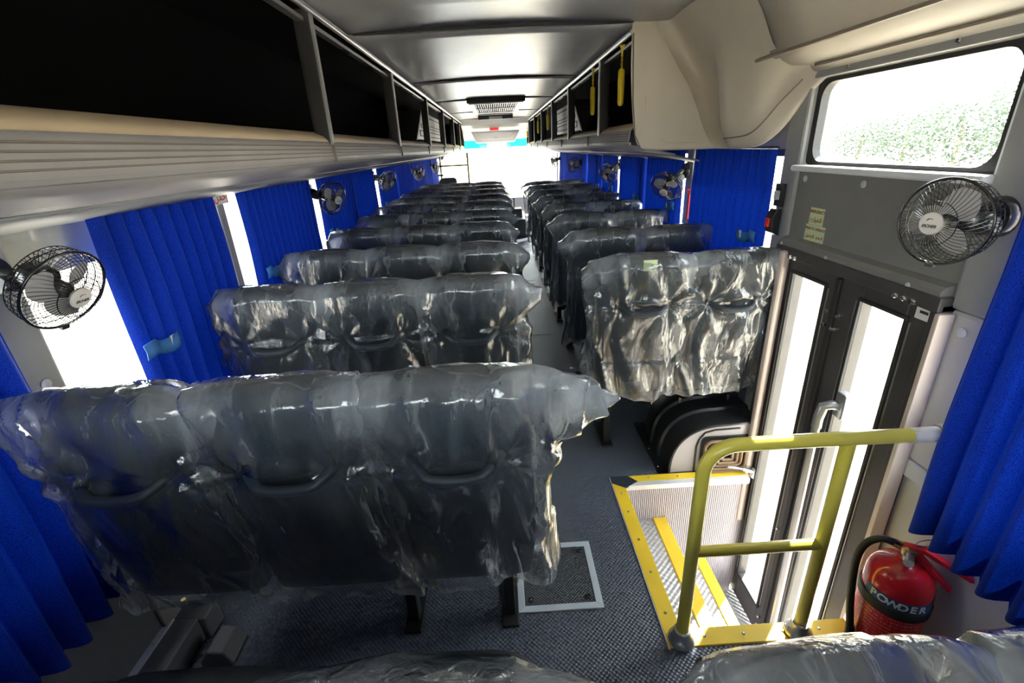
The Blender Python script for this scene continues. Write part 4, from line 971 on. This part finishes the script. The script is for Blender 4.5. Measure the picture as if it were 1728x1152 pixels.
# crew seat and console
cs = empty('crew_seat', (-0.78,8.1,0)); tag(cs, 'dark crew seat back ahead of the last left bench', 'seat')
MB().prism(rrect(0.14,0.33,0.06),-0.05,0.05,'xz').build('backrest','vinyl',cs,mw=Matrix.Translation((0,0,0.78)),bevel=0.01)
MB().box((-0.2,0.05,0.38),(0.2,0.48,0.48)).build('seat_cushion','vinyl',cs,smooth=0,bevel=0.03)
MB().box((-0.16,0.1,0),(0.16,0.4,0.38)).build('pedestal','frame_black',cs,smooth=0,bevel=0.01)
en = empty('engine_cover', (0.31,8.9,0)); tag(en, 'grey engine cover box at the front end of the aisle', 'engine cover')
MB().prism([(-0.25,0.0),(-0.23,0.26),(-0.18,0.32),(0.18,0.32),(0.23,0.26),(0.25,0.0)],-0.3,1.2,'xz').build('cover','dash',en,smooth=0,bevel=0.02)
MB().box((-0.10,-0.1,0.32),(0.13,0.2,0.48)).build('tray','grey_box',en,smooth=0,bevel=0.015)
MB().tube([(0.0,0.35,0.3),(0.0,0.33,0.60)],0.012,8).build('gear_lever','black_plastic',en)
MB().lathe([(0.0,0.0),(0.022,0.02),(0.022,0.04),(0,0.055)],12).build('gear_knob','black_plastic',en,mw=Matrix.Translation((0,0.33,0.59)))
for sd_ in (-1,1):
    pz = MB().box((-0.05,-0.06,0.0),(0.05,0.06,1.45)).build('front_pillar','white_plastic',smooth=0,bevel=0.01); pz.location = (XL+0.02 if sd_<0 else XR-0.02, 9.95 if sd_<0 else 10.1, 0); pz.name = 'trim_3' if sd_<0 else 'trim_4'
    struct(pz,'white front pillar cover on the %s wall' % ('left' if sd_<0 else 'right'),'trim')

# ------------------------------------------------------------------ outside: board with red lettering, trees
bo = empty('white_board', (-1.6,17.0,-1.0)); tag(bo, 'white board with red lettering outside the windscreen', 'sign')
MB().box((-1.2,0,0.0),(1.6,0.06,3.2)).build('panel','white_plastic',bo,smooth=0)
obj('lettering', textmesh('lettering','EICHER',0.17,'red_print',0.004,0.15,0.003), bo, mw=frame_mw((0.53,-0.008,2.30),(1,0,0),(0,0,1)))
def tree(x_, y_, h, r, seed, label):
    o = empty('tree', (x_,y_,-1.0)); tag(o, label, 'tree', 'trees beyond the sandy ground')
    MB().tube([(0,0,0),(0.1,0,h*0.35),(0.05,0.1,h*0.7)],[0.16,0.12,0.06],8).build('trunk','bark',o)
    rnd = random.Random(seed); mb = MB()
    for k in range(3200):
        u = rnd.uniform(-1,1); a = rnd.uniform(0,2*PI); q = rnd.random()**0.35
        rr = math.sqrt(1-u*u); d_ = Vector((rr*math.cos(a),rr*math.sin(a),u))
        bump = 1+0.35*noise.noise(d_*2.2+Vector((seed*7,0,0)))
        c = Vector((d_.x*r*q*bump, d_.y*r*q*bump, h*0.50+d_.z*h*0.50*q*bump))
        t1 = Vector((rnd.gauss(0,1),rnd.gauss(0,1),rnd.gauss(0,1))).normalized(); t2 = t1.orthogonal().normalized(); sz = rnd.uniform(0.07,0.14)
        mb.add([c-t1*sz,c-t2*sz*0.6,c+t1*sz,c+t2*sz*0.6],[(0,1,2,3)])
    mb.build('foliage','leaf',o,smooth=0)
for i,(x_,y_,h,r) in enumerate(((25,11,4.6,2.4),(27,15.7,5.0,2.5),(26,20.5,4.5,2.4),(28,25.5,5.0,2.6),(29,31,4.2,2.8),(31,37.5,3.8,3.0),(33,45,3.4,3.2))):
    tree(x_,y_,h,r,i,'%s tree from the rear in the row outside the window over the door' % ordn[i])
